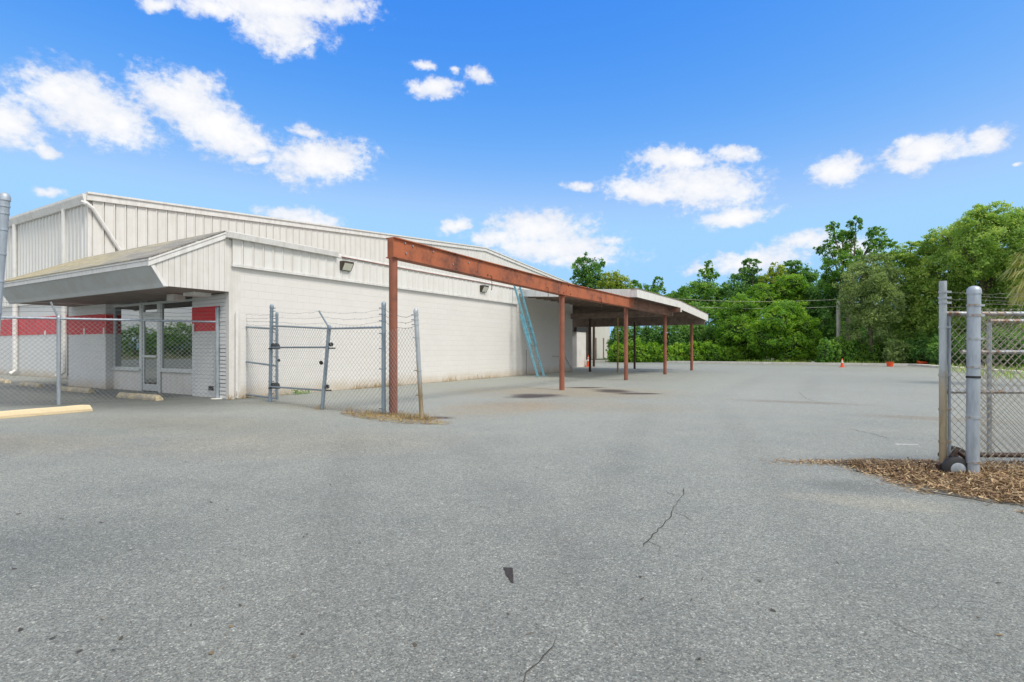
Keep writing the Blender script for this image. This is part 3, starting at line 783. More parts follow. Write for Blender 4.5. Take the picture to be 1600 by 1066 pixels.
def redge(m):
    for y0, y1 in ((YA - .06, YM), (YM, YE + .12)):
        m.prism([(RX1 + .05, y0, zt(RX1, y0)), (RX1 + .05, y1, zt(RX1, y1)), (RX1 + .05, y1, zt(RX1, y1) + .025), (RX1 + .05, y0, zt(RX1, y0) + .025)], (-.3, 0, 0))
part(redge, 'roof_edge', M['joist'], CP)
y = YA + .5
while y < YE - .2:
    xa = .05 if y < 20.7 else -3.1
    if y < YA + 1.4: xa = RX1 - (y - YA) / 1.3 * 6.2 + .5
    mb = MB(); mb.prism([(xa, y, zt(xa, y) - .33), (RX1 - .05, y, zt(RX1 - .05, y) - .33), (RX1 - .05, y, zt(RX1 - .05, y) - .08), (xa, y, zt(xa, y) - .08)], (0, .07, 0))
    mb.build('joist', M['joist'], CP); y += .8
part(lambda m: m.box(CX + .1, RX1 + .16, 19.42, 19.6, 3.13, 3.35), 'outrigger', M['beam_wood'], CP)
part(lambda m: m.box(RX1 + .165, RX1 + .19, 19.42, 19.6, 3.13, 3.35), 'outrigger_end', M['white_trim'], CP)
part(lambda m: m.prism([(-3.0, 26.05, 2.76), (CX + .3, 26.05, 2.76), (CX + .3, 26.05, zt(CX + .3, 26.05) - .08), (-3.0, 26.05, zt(-3, 26.05) - .08)], (0, .15, 0)), 'end_beam', M['joist'], CP)
part(lambda m: m.box(-3.0, CX - .1, 20.42, 20.58, 3.0, 3.3), 'cross_beam', M['joist'], CP)
for x_, y_, mm, r_ in ((1.16, 20.5, 'brown_post', .07), (2.8, 20.5, 'yellow_post', .045), (1.84, 26.1, 'brown_post', .07)):
    part(lambda m: m.tube([(x_, y_, 0), (x_, y_, 3.0)], r_, 12), 'inner_post', M[mm], CP, True)
for x_ in (-2.50, -2.15):
    part(lambda m: m.box(x_ - .07, x_ + .07, 28.8, 28.94, 0, 2.9), 'door_jamb_post', M['brown_post'], CP)

# ------------------------------------------------------------------ ladder
def ladder():
    foot = bl(1.62, 13.85, 0); top = bl(.12, 14.08, 4.26)
    ax = (top - foot).normalized(); along = bl(0, 1) - bl(0, 0)
    along = (along - ax * along.dot(ax)).normalized(); nrm = ax.cross(along).normalized()
    if nrm.z < 0: nrm = -nrm
    L = (top - foot).length
    o = empty('extension_ladder', (foot.x, foot.y, 0), 0, 'blue fibreglass extension ladder leaning against the white block wall', 'ladder')
    o0 = Vector((foot.x, foot.y, 0))
    def sect(t0, t1, w, off):
        for s in (-1, 1):
            a = foot + ax * t0 + along * (s * w / 2) + nrm * off - o0; b = foot + ax * t1 + along * (s * w / 2) + nrm * off - o0
            mb = MB(); mb.bar(a, b, .05, .085, nrm); mb.build('rail', M['lad_blue'], o)
        t = t0 + .25
        while t < t1 - .1:
            a = foot + ax * t + along * (-w / 2) + nrm * off - o0; b = foot + ax * t + along * (w / 2) + nrm * off - o0
            mb = MB(); mb.tube([a, b], .014, 8); mb.build('rung', M['lad_alu'], o); t += .305
    sect(.06, 3.05, .60, 0.0)
    sect(1.55, L, .50, .085)
    for s in (-1, 1):
        p = foot + along * (s * .30) - o0
        mb = MB(); mb.bar(p + ax * .11, p + Vector((0, 0, .0)), .06, .10, nrm); mb.build('foot', M['lad_alu'], o)
ladder()

# ------------------------------------------------------------------ chain link fences
def mesh_panel(p0, p1, zb0, zt0, zb1, zt1, parent, mat, org=Vector((0, 0, 0)), cell=.105, w=.006, name='chain_mesh', jag=.045):
    p0, p1 = Vector((p0[0], p0[1], 0)), Vector((p1[0], p1[1], 0))
    L = (p1 - p0).length; d = (p1 - p0) / L; n = Vector((-d.y, d.x, 0))
    H = ((zt0 - zb0) + (zt1 - zb1)) / 2 + jag
    def P(s, h, off):
        f = s / L
        zb = zb0 + (zb1 - zb0) * f; zt_ = zt0 + (zt1 - zt0) * f + jag
        q = p0 + d * s + n * off - org
        return (q.x, q.y, zb + (zt_ - zb) * h / H - org.z)
    mb = MB()
    for sgn in (1, -1):
        k = -int(H / cell) - 1 if sgn == 1 else 0
        kmax = int(L / cell) + 1 if sgn == 1 else int((L + H) / cell) + 1
        while k <= kmax:
            c = k * cell + cell * .5
            if sgn == 1: s0, s1 = max(0, c), min(L, c + H)
            else: s0, s1 = max(0, c - H), min(L, c)
            if s1 - s0 > .02:
                hh = (lambda s: s - c) if sgn == 1 else (lambda s: c - s)
                a, b = P(s0, hh(s0), sgn * w * .5), P(s1, hh(s1), sgn * w * .5)
                va, vb = Vector(a), Vector(b)
                dd = (vb - va).normalized(); sd_ = dd.cross(n).normalized() * (w / 2); nn = n * (w / 2)
                mb.add([va + sd_, va + nn, va - sd_, va - nn, vb + sd_, vb + nn, vb - sd_, vb - nn],
                       [(0, 1, 5, 4), (1, 2, 6, 5), (2, 3, 7, 6), (3, 0, 4, 7)])
            k += 1
    return mb.build(name, mat, parent)

def strand(mb, a, b, sag=.04, r=.0035, barbs=True, wig=.012):
    a, b = Vector(a), Vector(b); n = max(6, int((b - a).length / .15)); pts = []
    for i in range(n + 1):
        f = i / n; p = a.lerp(b, f); p.z -= sag * 4 * f * (1 - f)
        if 0 < i < n: p += Vector((random.uniform(-wig, wig), random.uniform(-wig, wig), random.uniform(-wig, wig)))
        pts.append(p)
    mb.tube(pts, r, 5)
    if barbs:
        for p in pts[1:-1]:
            d1 = Vector((random.uniform(-1, 1), random.uniform(-1, 1), random.uniform(-1, 1))).normalized() * .022
            mb.tube([p - d1, p + d1], .002, 3, cap=False)

def post(mb, p, z0, z1, r, lean=(0, 0), cap=True, n=14):
    a = Vector((p[0], p[1], z0)); b = Vector((p[0] + lean[0], p[1] + lean[1], z1))
    mb.tube([a, b], r, n)
    if cap: mb.lathe([(r * 1.12, -.03), (r * 1.12, .015), (r * .85, .045), (r * .3, .06)], (b.x, b.y, b.z), n)
def bands(mb, p, r, zs, lean=(0, 0), z0=0.0, z1=1.0, dirn=None):
    for z in zs:
        f = (z - z0) / (z1 - z0); c = (p[0] + lean[0] * f, p[1] + lean[1] * f, z)
        mb.lathe([(r * 1.12, -.011), (r * 1.12, .011)], c, 12)
        if dirn:
            mb.box(c[0] + min(0, dirn * (r + .05)), c[0] + max(0, dirn * (r + .05)), c[1] - .006, c[1] + .006, z - .011, z + .011)

# front fence before the office
FA, FB = Vector((-7.67, 14.33, 0)), Vector((-10.54, 12.80, 0))
FD = (FB - FA).normalized()
FC = FA + FD * 6.6
org = FA.copy()
FF = empty('chain_link_fence', tuple(org), 0, 'galvanised chain link fence with pale top rail before the office windows', 'fence')
def fpart(fn, name, mat, parent, org, smooth=True):
    mb = MB(); fn(mb); mb.v = [(x - org.x, y - org.y, z - org.z) for x, y, z in mb.v]
    return mb.build(name, mat, parent, smooth)
fpart(lambda m: (post(m, FA, 0, 2.34, .048), bands(m, FA, .048, (.3, 1.0, 1.6, 1.98, 2.2))), 'post', M['galv'], FF, org)
fpart(lambda m: (post(m, FB, 0, 2.02, .042), m.tube([(FB.x, FB.y, 2.0), (FB.x - .09, FB.y - .12, 2.38)], .022, 8), bands(m, FB, .042, (.4, 1.2, 1.95))), 'post', M['galv'], FF, org)
fpart(lambda m: post(m, FC, 0, 2.02, .042), 'post', M['galv'], FF, org)
fpart(lambda m: m.tube([(FA.x, FA.y, 2.0), (FC.x, FC.y, 2.0)], .026, 10), 'top_rail', M['galv_light'], FF, org)
mesh_panel(FA, FC, .03, 2.0, .03, 2.0, FF, M['wire'], org)
def fb(m):
    for k, z in enumerate((2.12, 2.22, 2.32)):
        q = Vector((FB.x - .03 * (k + 1), FB.y - .04 * (k + 1), 2.06 + .1 * (k + 1)))
        strand(m, (FA.x, FA.y, z), q, .03); strand(m, q, (FC.x - .03 * (k + 1), FC.y - .04 * (k + 1), q.z), .03)
fpart(fb, 'barbed_wire', M['barb'], FF, org)
fpart(lambda m: m.lathe([(.16, 0), (.15, .012)], (FA.x, FA.y, 0), 16), 'footing', M['concrete'], FF, org)

# tall gate post at the frame edge
GP = Vector((-5.85, 6.1, 0))
o = empty('gate_post', tuple(GP), 0, 'tall banded galvanised gate post leaning at the left edge of the photo', 'post')
fpart(lambda m: (post(m, GP, 0, 2.97, .047, (.23, 0)), bands(m, GP, .047, (.5, 1.1, 1.7, 2.05, 2.35, 2.62, 2.8, 2.88), (.23, 0), 0, 2.97)), 'shaft', M['galv_light'], o, GP)

# hinged gate leaf standing against the white wall
GL, GR = Vector((-7.52, 14.91, 0)), Vector((-5.86, 13.72, 0))
org = GL.copy()
SG = empty('swing_gate', tuple(org), 0, 'narrow chain link gate leaf with three rails beside the brick pier', 'gate')
fpart(lambda m: (post(m, GL, .03, 2.27, .034), bands(m, GL, .034, (.3, .99, 1.5, 1.9, 2.0, 2.08, 2.16, 2.23), dirn=1)), 'stile', M['galv_blue'], SG, org)
fpart(lambda m: (post(m, GR, .03, 2.16, .034), bands(m, GR, .034, (.25, .6, 1.1, 1.5, 1.85, 1.95, 2.05), dirn=-1)), 'stile', M['galv_blue'], SG, org)
for za, zb in ((1.91, 1.79), (.99, .87), (.10, .06)):
    fpart(lambda m: m.tube([(GL.x, GL.y, za), (GR.x, GR.y, zb)], .024, 8), 'rail', M['galv_blue'], SG, org)
mesh_panel(GL, GR, .05, 1.9, .05, 1.79, SG, M['wire'], org)
fpart(lambda m: [strand(m, (GL.x, GL.y, 1.98 + .09 * k), (GR.x, GR.y, 1.88 + .09 * k), .02, .003) for k in range(4)], 'barbed_wire', M['barb'], SG, org)
def wheel(m, c, r, w, d):
    d = Vector(d).normalized(); c = Vector(c)
    m.tube([c - d * (w / 2), c - d * (w * .35)], r * .85, 16, r); m.tube([c - d * (w * .35), c + d * (w * .35)], r, 18); m.tube([c + d * (w * .35), c + d * (w / 2)], r, 16, r * .85)
fpart(lambda m: wheel(m, (GL.x + .35, GL.y - .30, .10), .10, .06, (.6, .8, 0)), 'wheel', M['black'], SG, org)
fpart(lambda m: wheel(m, (GL.x - .12, GL.y - .1, .09), .09, .10, (.6, .8, 0)), 'wheel', M['black'], SG, org)

# rolling fence panel between the gate leaf and the rusty post
PA, PB, PC, PD = Vector((-5.92, 13.47, 0)), Vector((-4.06, 11.77, 0)), Vector((-2.53, 10.85, 0)), Vector((-1.65, 10.07, 0))
org = PA.copy()
RP = empty('chain_link_fence', tuple(org), 0, 'blue grey chain link fence panel with leaning post beside the rusty beam post', 'fence')
fpart(lambda m: (post(m, PA, 0, 2.33, .042, (.04, 0)), bands(m, PA, .044, (.2, .5, .9, 1.3, 1.7, 1.95, 2.1, 2.22, 2.29), (.04, 0), 0, 2.33, dirn=1)), 'post', M['galv_blue'], RP, org)
fpart(lambda m: (post(m, PB, 0, 1.75, .040, (.15, 0)), m.tube([(PB.x + .15, PB.y, 1.74), (PB.x - .07, PB.y, 2.11)], .018, 8), bands(m, PB, .04, (.5, 1.3, 1.68), (.15, 0), 0, 1.75)), 'leaning_post', M['galv_blue'], RP, org)
fpart(lambda m: (post(m, PC, 0, 2.17, .042), bands(m, PC, .044, (.12, .9, 1.3, 1.6, 1.85, 1.98, 2.1), dirn=-1)), 'post', M['galv_blue'], RP, org)
pbt = PB + Vector((.15, 0, 1.73))
fpart(lambda m: (m.tube([(PA.x + .04, PA.y, 1.86), pbt, (PC.x, PC.y, 1.72)], .020, 8)), 'top_rail', M['galv_blue'], RP, org)
fpart(lambda m: m.tube([(PA.x + .02, PA.y, 1.33), (PB.x + .11, PB.y, 1.33)], .020, 8), 'middle_rail', M['galv_blue'], RP, org)
fpart(lambda m: m.tube([(PA.x, PA.y, .37), (PB.x + .03, PB.y, .41)], .020, 8), 'lower_rail', M['galv_blue'], RP, org)
mesh_panel(PA, PB, .03, 1.85, .03, 1.73, RP, M['wire'], org)
mesh_panel(PB, PC, .03, 1.73, .03, 1.71, RP, M['wire'], org)
for q, z in ((PA, 1.36), (PA, .40)):
    fpart(lambda m: (wheel(m, (q.x + .10, q.y - .05, z + .02), .055, .05, (0, 1, .1)), wheel(m, (q.x + .17, q.y - .02, z), .075, .05, (0, 1, .1)), m.bar((q.x - .02, q.y - .04, z - .06), (q.x + .28, q.y - .1, z - .06), .03)), 'roller', M['black'], RP, org)
for q, z in ((PB + Vector((.13, 0, 0)), 1.36), (PB + Vector((.05, 0, 0)), .46)):
    fpart(lambda m: (wheel(m, (q.x + .07, q.y - .03, z + .03), .045, .05, (0, 1, .1)), m.bar((q.x - .03, q.y, z - .05), (q.x + .16, q.y - .03, z - .05), .03)), 'roller', M['black'], RP, org)
fpart(lambda m: wheel(m, (PA.x + .33, PA.y - .27, 1.02), .035, .03, (.3, 1, .5)), 'padlock', M['black'], RP, org)
fpart(lambda m: wheel(m, (PB.x - .02, PB.y + .0, 1.0), .045, .03, (.3, 1, .5)), 'padlock', M['black'], RP, org)
def rb(m):
    for k, z in enumerate((1.84, 1.95, 2.08)):
        q = (PB.x + .15 - .07 * (k + 1), PB.y, 1.74 + .12 * (k + 1))
        strand(m, (PA.x + .04, PA.y, 1.98 + .12 * k), q, .05, .0024); strand(m, q, (PC.x, PC.y, z), .06, .0024)
fpart(rb, 'barbed_wire', M['wire'], RP, org)

# short return to the leaning stained post
org = PD.copy()
CF = empty('chain_link_fence', tuple(org), 0, 'short sagging chain link length on a leaning half rusted end post', 'fence')
fpart(lambda m: (post(m, PD, 0, 1.98, .040, (-.11, 0)), bands(m, PD, .042, (.45, .9, 1.5, 1.74, 1.83, 1.92), (-.11, 0), 0, 1.98, dirn=-1)), 'end_post', M['galv_low'], CF, org)
mesh_panel(PC, PD + Vector((-.08, 0, 0)), .03, 1.62, .05, 1.66, CF, M['wire'], org)
fpart(lambda m: [strand(m, (PC.x, PC.y, 1.86 + .12 * k), (PD.x - .11, PD.y, 1.72 + .1 * k), .10, .0035) for k in range(3)], 'barbed_wire', M['barb'], CF, org)

# ------------------------------------------------------------------ gate on the right
RA, RB = Vector((4.40, 5.62, 0)), Vector((4.56, 5.45, 0))
org = RB.copy()
RF = empty('chain_link_fence', tuple(org), 0, 'chain link fence behind the thick domed galvanised post on the right', 'fence')
fpart(lambda m: (m.tube([(RB.x, RB.y, -.02), (RB.x + .015, RB.y, 1.87)], .055, 20), m.lathe([(.060, -.03), (.060, .0), (.056, .022), (.040, .042), (.015, .052)], (RB.x + .015, RB.y, 1.87), 20)), 'post', M['galv_light'], RF, org)
for z_ in (.18, .62, 1.12, 1.40, 1.63, 1.73):
    fpart(lambda m: bands(m, RB, .055, (z_,), (.015, 0), 0, 1.87, dirn=1), 'tension_band', M['galv_rust'], RF, org)
fpart(lambda m: bands(m, RB, .0545, (1.02,), (.015, 0), 0, 1.87), 'strap', M['black'], RF, org)
fpart(lambda m: m.tube([(4.40, 5.62, 1.66), (4.62, 5.60, 1.655), (9.0, 5.62, 1.66)], .024, 10), 'top_rail', M['galv_rust'], RF, org)
mesh_panel((4.66, 5.58), (9.0, 5.62), .05, 1.66, .05, 1.66, RF, M['wire_rust'], org, w=.0056, cell=.08)
fpart(lambda m: [strand(m, (4.62, 5.50, 1.74 + .085 * k), (9.0, 5.6, 1.76 + .085 * k), .03, .0017) for k in range(2)], 'barbed_wire', M['barb'], RF, org)

org = Vector((4.70, 5.95, 0))
RG = empty('rolling_gate', tuple(org), 0, 'rolling chain link gate with rusty rails and black wheels parked behind the right fence', 'gate')
fpart(lambda m: (post(m, RA, .10, 1.99, .033, (.0, 0), False), bands(m, RA, .035, (.35, .68, 1.03, 1.52, 1.77, 1.82, 1.88), dirn=1)), 'end_stile', M['galv_low'], RG, org)
fpart(lambda m: m.tube([(4.48, 5.64, .12), (4.48, 5.64, 1.64)], .015, 8), 'tension_bar', M['galv'], RG, org)
fpart(lambda m: m.tube([(5.16, 5.95, .12), (5.16, 5.95, 1.58)], .022, 8), 'stile', M['galv'], RG, org)
for za, x0, mm, yy in ((1.60, 5.16, 'galv_rust', 5.95), (1.265, 4.86, 'galv_rust', 5.95), (.86, 4.42, 'galv_rust', 5.66), (.155, 4.62, 'brown_post', 5.95)):
    fpart(lambda m: m.tube([(x0, yy, za), (9.2, 5.97, za - (.035 if za < 1 else 0))], .022 if za > .3 else .027, 8), 'rail', M[mm], RG, org)
mesh_panel((4.42, 5.64), (4.96, 5.66), .12, 1.655, .12, 1.655, RG, M['wire_rust'], org, w=.0056, cell=.08)
mesh_panel((5.0, 5.95), (9.2, 5.97), .12, 1.60, .12, 1.60, RG, M['wire_rust'], org, w=.0056, cell=.08)
fpart(lambda m: [strand(m, (4.43, 5.62, 1.72 + .075 * k), (9.2, 6.0, 1.72 + .075 * k), .02, .0015) for k in range(3)], 'barbed_wire', M['barb'], RG, org)
for c, r_ in (((4.44, 5.50, .10), .12), ((4.76, 5.93, .13), .12)):
    w_ = fpart(lambda m: wheel(m, c, r_, .07, (.25, 1, 0)), 'wheel', M['black'], RG, org)
    fpart(lambda m: (wheel(m, Vector(c) - Vector((.25, 1, 0)).normalized() * .03, r_ * .55, .03, (.25, 1, 0))), 'hub', M['galv'], w_, Vector((0, 0, 0)) + org)
fpart(lambda m: (m.bar((4.46, 5.6, .14), (4.76, 5.9, .18), .05), m.bar((4.33, 5.60, .10), (4.46, 5.60, .14), .05), m.tube([(4.44, 5.56, .2), (4.52, 5.6, .26), (4.60, 5.58, .2)], .025, 8)), 'wheel_bracket', M['brown_post'], RG, org)

# ------------------------------------------------------------------ wheel stops
def wheel_stop(c, ang, L, mat, label):
    o = MB(); w, h = .17, .135
    prof = [(-w / 2, 0), (w / 2, 0), (w / 2, .05), (w / 2 - .03, h - .02), (w / 2 - .05, h), (-w / 2 + .05, h), (-w / 2 + .03, h - .02), (-w / 2, .05)]
    n = 14; vs, fs = [], []
    rnd = random.Random(label)
    for i in range(n + 1):
        f = i / n; x = -L / 2 + L * f
        e = .82 if i in (0, n) else 1
        xx = x
        for (p, z) in prof:
            j = 0 if z == 0 else rnd.uniform(-.004, .004)
            vs.append((xx + (z * .25 if i == 0 else -z * .25 if i == n else 0), p * (1 if z < .06 else e) + j, z * (1 if z < .06 else (.94 if i in (0, n) else 1)) + j))
    m = len(prof)
    for i in range(n):
        for k in range(m): fs.append((i * m + k, i * m + (k + 1) % m, (i + 1) * m + (k + 1) % m, (i + 1) * m + k))
    fs += [tuple(range(m - 1, -1, -1)), tuple(n * m + k for k in range(m))]
    o.add(vs, fs); ob = o.build('wheel_stop', mat)
    ob.location = (c[0], c[1], .002); ob.rotation_euler = (0, 0, ang)
    tag(ob, label, 'wheel stop', 'concrete wheel stops')
a_d = math.atan2(math.cos(TH), math.sin(TH))
wheel_stop((-9.34, 10.55), a_d + .04, 2.2, M['stop_yellow'], 'pale yellow wheel stop in the open, nearest of the concrete stops')
for (b, a, lab, mt) in ((-2.1, -1.15, 'crumbling worn yellow wheel stop behind the fence, before the office door', 'stop_worn'),
                    (-6.35, -.95, 'worn wheel stop behind the fence under the left end of the office wall', 'stop_worn'),
                    (-10.4, -.75, 'grey wheel stop with faded yellow end before the tall warehouse wall', 'stop_worn'),
                    (-14.4, -.45, 'wheel stop farthest along the row behind the fence, at the left edge', 'stop_worn')):
    p = bl(b, a); wheel_stop((p.x, p.y), -TH + random.uniform(-.05, .05), 1.9, M[mt], lab)

# ------------------------------------------------------------------ cones and bits at the far edge
def cone(p, h, label):
    o = empty('traffic_cone', tuple(p), 0, label, 'traffic cone', 'orange traffic cones'); s = h / .7
    mb = MB(); mb.box(-.18 * s, .18 * s, -.18 * s, .18 * s, 0, .035 * s); mb.build('base', M['orange'], o)
    mb = MB(); mb.lathe([(.13 * s, .035 * s), (.082 * s, .33 * s), (.052 * s, .52 * s), (.03 * s, .69 * s), (.015 * s, .7 * s)], (0, 0, 0), 18); mb.build('body', M['orange'], o, True)
    for z0, z1 in ((.36, .46), (.52, .58)):
        r0 = (.13 - (.13 - .03) * (z0 - .035) / .655) * s * 1.03; r1 = (.13 - (.13 - .03) * (z1 - .035) / .655) * s * 1.03
        mb = MB(); mb.lathe([(r0, z0 * s), (r1, z1 * s)], (0, 0, 0), 18); mb.build('collar', M['reflect'], o, True)
cone(Vector((23.13, 38.55, 0)), .62, 'orange traffic cone with white collars out in the open lot')
cone(Vector((5.5, 39.6, 0)), .82, 'red orange traffic cone in the shade beneath the carport')
o = empty('bucket', (27.4, 39.9, 0), 0, 'squat orange bucket standing at the far edge of the asphalt', 'bucket')
mb = MB(); mb.lathe([(.19, 0), (.23, .30), (.25, .31), (.25, .34), (.22, .34), (.20, .06)], (0, 0, 0), 20); mb.build('shell', M['orange'], o, True)
mb = MB(); mb.tube([(.24 * math.cos(t), -.02, .32 + .16 * math.sin(t)) for t in [i * math.pi / 10 for i in range(11)]], .010, 6); mb.build('handle', M['black'], o)
mb = MB(); mb.lathe([(.26, 0), (.15, .28), (.06, .62), (.03, .64)], (0, 0, 0), 16)
o = mb.build('traffic_cone', M['orange'], None, True); o.location = (31.2, 42.3, .12); o.rotation_euler = (R(80), 0, R(70))
tag(o, 'toppled orange cone lying on its side near the tree belt', 'traffic cone', 'orange traffic cones')
mb = MB(); mb.add([(-.25, -.1, 0), (.0, -.16, .03), (.26, -.05, .0), (.2, .14, .12), (-.05, .1, .2), (-.22, .1, .08)], [(0, 1, 4, 5), (1, 2, 3, 4), (0, 5, 4, 3, 2, 1)])
o = mb.build('litter_scrap', M['paper']); o.location = (25.4, 46.3, .05); tag(o, 'crumpled white scrap of litter on the far grassy kerb', 'litter')
mb = MB(); mb.add([(-.14, -.02, 0), (.14, -.05, 0), (.14, -.03, 0), (-.14, .02, 0)], [(0, 1, 2, 3)])
o = mb.build('paint_mark', M['paper']); o.location = (5.35, 7.48, .004); tag(o, kind='structure')
# flake of tar missing from the asphalt
mb = MB(); mb.prism([(-.052, 3.262, .001), (.005, 3.255, .001), (.008, 3.05, .001), (-.008, 3.06, .001), (-.020, 3.12, .001), (-.036, 3.16, .001), (-.040, 3.21, .001)], (0, 0, .004))
o = mb.build('tar_flake', M['tar']); tag(o, 'dark ragged flake lying on the open asphalt in the foreground', 'tar flake')
mb = MB(); mb.tube([(3.72, 5.02, .02), (3.80, 4.86, .015), (3.93, 4.66, .025), (4.0, 4.58, .012)], .008, 7, .005)
o = mb.build('stick', M['bark'], None, True); tag(o, 'thin bare stick lying at the edge of the mulch pile', 'stick')

# ------------------------------------------------------------------ scattered loose material
def flakes(name, pts, size, aspect, mat, kind='stuff', flat=.5, seed=1, lift=.02, upright=0.0):
    rng = np.random.default_rng(seed); n = len(pts); pts = np.asarray(pts)
    ang = rng.uniform(0, 2 * np.pi, n); L = size * rng.uniform(.4, 1.4, n); W = L * aspect * rng.uniform(.5, 1.4, n)
    tilt = rng.normal(0, flat, n); roll = rng.normal(0, flat, n)
    if upright: tilt = rng.normal(upright, .35, n)
    u = np.stack([np.cos(ang) * np.cos(tilt), np.sin(ang) * np.cos(tilt), np.sin(tilt)], 1)
    s = np.stack([-np.sin(ang) * np.cos(roll), np.cos(ang) * np.cos(roll), np.sin(roll)], 1)
    c = pts.copy()
    if upright: c = c + u * (L[:, None] / 2)
    v = np.stack([c - u * L[:, None] / 2 - s * W[:, None] / 2, c + u * L[:, None] / 2 - s * W[:, None] / 2 * .6, c + u * L[:, None] / 2 + s * W[:, None] / 2 * .6, c - u * L[:, None] / 2 + s * W[:, None] / 2], 1)
    v[:, :, 2] = np.maximum(v[:, :, 2], .003)
    o = raw_mesh(name, v.reshape(-1, 3), np.arange(n * 4).reshape(n, 4), mat, None, rng.uniform(0, 1, n))
    tag(o, kind=kind); return o
rng = np.random.default_rng(5)
def in_poly(poly, n, edge=0.0):
    poly = np.asarray(poly); lo, hi = poly.min(0), poly.max(0); out = []
    while len(out) < n:
        p = rng.uniform(lo, hi); c = False; j = len(poly) - 1
        for i in range(len(poly)):
            if (poly[i][1] > p[1]) != (poly[j][1] > p[1]) and p[0] < (poly[j][0] - poly[i][0]) * (p[1] - poly[i][1]) / (poly[j][1] - poly[i][1]) + poly[i][0]: c = not c
            j = i
        if c: out.append(p)
    return np.asarray(out)
mul = [(3.75, 6.32), (4.15, 6.42), (4.6, 6.2), (5.2, 6.05), (8, 6.2), (8, 4.4), (5.0, 4.38), (4.2, 4.50), (3.95, 4.75), (3.82, 5.1), (3.78, 5.5), (3.70, 5.9)]
P2 = in_poly(mul, 26000)
def pile_h(p):
    x, y = p[:, 0], p[:, 1]
    e = np.clip(np.minimum(np.minimum((x - 3.7) * .2, (6.35 - y) * .2), np.minimum((y - 4.38 - np.clip(5 - x, 0, 2) * .15) * .16, ((x - 4.2) * .845 + (y - 4.5) * .535) * .2)), 0, .085)
    return e * (.75 + .25 * np.sin(x * 7.1 + 1.3) * np.sin(y * 6.3))
hz = pile_h(P2)
pm = np.column_stack([P2, hz * .8 + rng.uniform(.004, .03, len(P2))])
tail = np.column_stack([3.75 - np.abs(rng.normal(0, .34, 420)), 6.28 + rng.normal(0, .08, 420), rng.uniform(.003, .014, 420)])
tail2 = np.column_stack([3.80 - np.abs(rng.normal(0, .10, 500)), rng.uniform(4.9, 6.2, 500), rng.uniform(.003, .014, 500)])
tail3 = np.column_stack([rng.uniform(4.0, 5.6, 500), 4.42 - np.abs(rng.normal(0, .07, 500)), rng.uniform(.003, .012, 500)])
flakes('mulch', np.concatenate([pm, tail, tail2, tail3]), .06, .15, M['mulch'], flat=.35, seed=3)
# bed under the mulch, tinted dark to stand for shadow between the chips
gx, gy = np.meshgrid(np.linspace(3.6, 8.2, 70), np.linspace(4.3, 6.5, 40)); g = np.column_stack([gx.ravel(), gy.ravel()])
gz = pile_h(g) * .8 - .012
q = [(j * 70 + i, j * 70 + i + 1, (j + 1) * 70 + i + 1, (j + 1) * 70 + i) for j in range(39) for i in range(69)]
tag(raw_mesh('mulch_bed', np.column_stack([g, gz]), q, M['mulch'], None, rng.uniform(0, .12, len(q)), True), kind='stuff')

st = [(-3.45, 11.0), (-2.95, 10.35), (-2.55, 9.95), (-1.95, 9.55), (-1.2, 9.35), (-1.0, 9.5), (-1.35, 9.95), (-1.65, 10.5), (-2.3, 11.1)]
S2 = in_poly(st, 1100)
flakes('straw', np.column_stack([S2, rng.uniform(.004, .04, len(S2))]), .13, .07, M['straw'], flat=.3, seed=4)
tuft = []
for cx, cy, n, s in ((-2.1, 10.45, 130, .16), (-1.78, 10.15, 150, .14), (-2.75, 10.75, 150, .12), (-3.25, 11.05, 110, .10), (-1.62, 10.05, 80, .08), (-4.1, 11.75, 60, .07)):
    tuft.append(np.column_stack([rng.normal(cx, s, n), rng.normal(cy, s * .8, n), np.zeros(n) + .003]))
flakes('dry_grass', np.concatenate(tuft), .10, .05, M['straw'], upright=1.05, seed=6)
# weeds along the foot of the long wall and the brick pier
ww = []
for y0, y1, n in ((1.0, 2.2, 60), (4.0, 6.2, 260), (8.6, 9.6, 60), (10.2, 12.6, 90)):
    for _ in range(n):
        p = bl(.05 + abs(random.gauss(0, .10)), random.uniform(y0, y1)); ww.append((p.x, p.y, .003))
for _ in range(70):
    p = bl(.05 + abs(random.gauss(0, .08)), random.uniform(-.1, .5)); ww.append((p.x, p.y, .003))
flakes('weeds', np.array(ww), .16, .06, M['straw'], upright=.8, seed=8)
for b, a, h, lab in ((-12.0, 1.6, .5, 'small green weed clump at the foot of the tall warehouse wall'), (.25, 2.0, .13, 'low green weed at the foot of the white wall behind the gate')):
    pts = []
    for _ in range(60):
        f = random.random(); p = bl(b + random.gauss(0, .05 if b > 0 else .2), a + random.gauss(0, .05 if a < 1 else .16)); pts.append((p.x, p.y, f * h))
    if h < .2:
        flakes('weeds', np.array(pts), .09, .4, M['mid'], flat=.7, seed=9); continue
    o = flakes('weed_plant', np.array(pts), .09 if h < .4 else .11, .4, M['darkg' if b > 0 and a < 1 else 'mid'], kind=None, flat=.7, seed=9); tag(o, lab, 'weed')
# dead leaves and grit blown over the lot
nn = 190
LX = rng.uniform(-1, 1, nn); LY = 2.3 + 14 * rng.random(nn) ** 1.6
lv = np.column_stack([LX * LY * .95, LY, np.full(nn, .006)])
lv = lv[~((lv[:, 0] < -5) & (lv[:, 1] > 11))]
flakes('dry_leaves', lv, .024, .45, M['leafdry'], flat=.25, seed=10)
for (x, y, l, w_) in ((-2.9, 6.1, .12, .035), (-.86, 2.52, .05, .03), (-1.35, 2.33, .07, .025), (2.55, 4.9, .045, .035)): pass

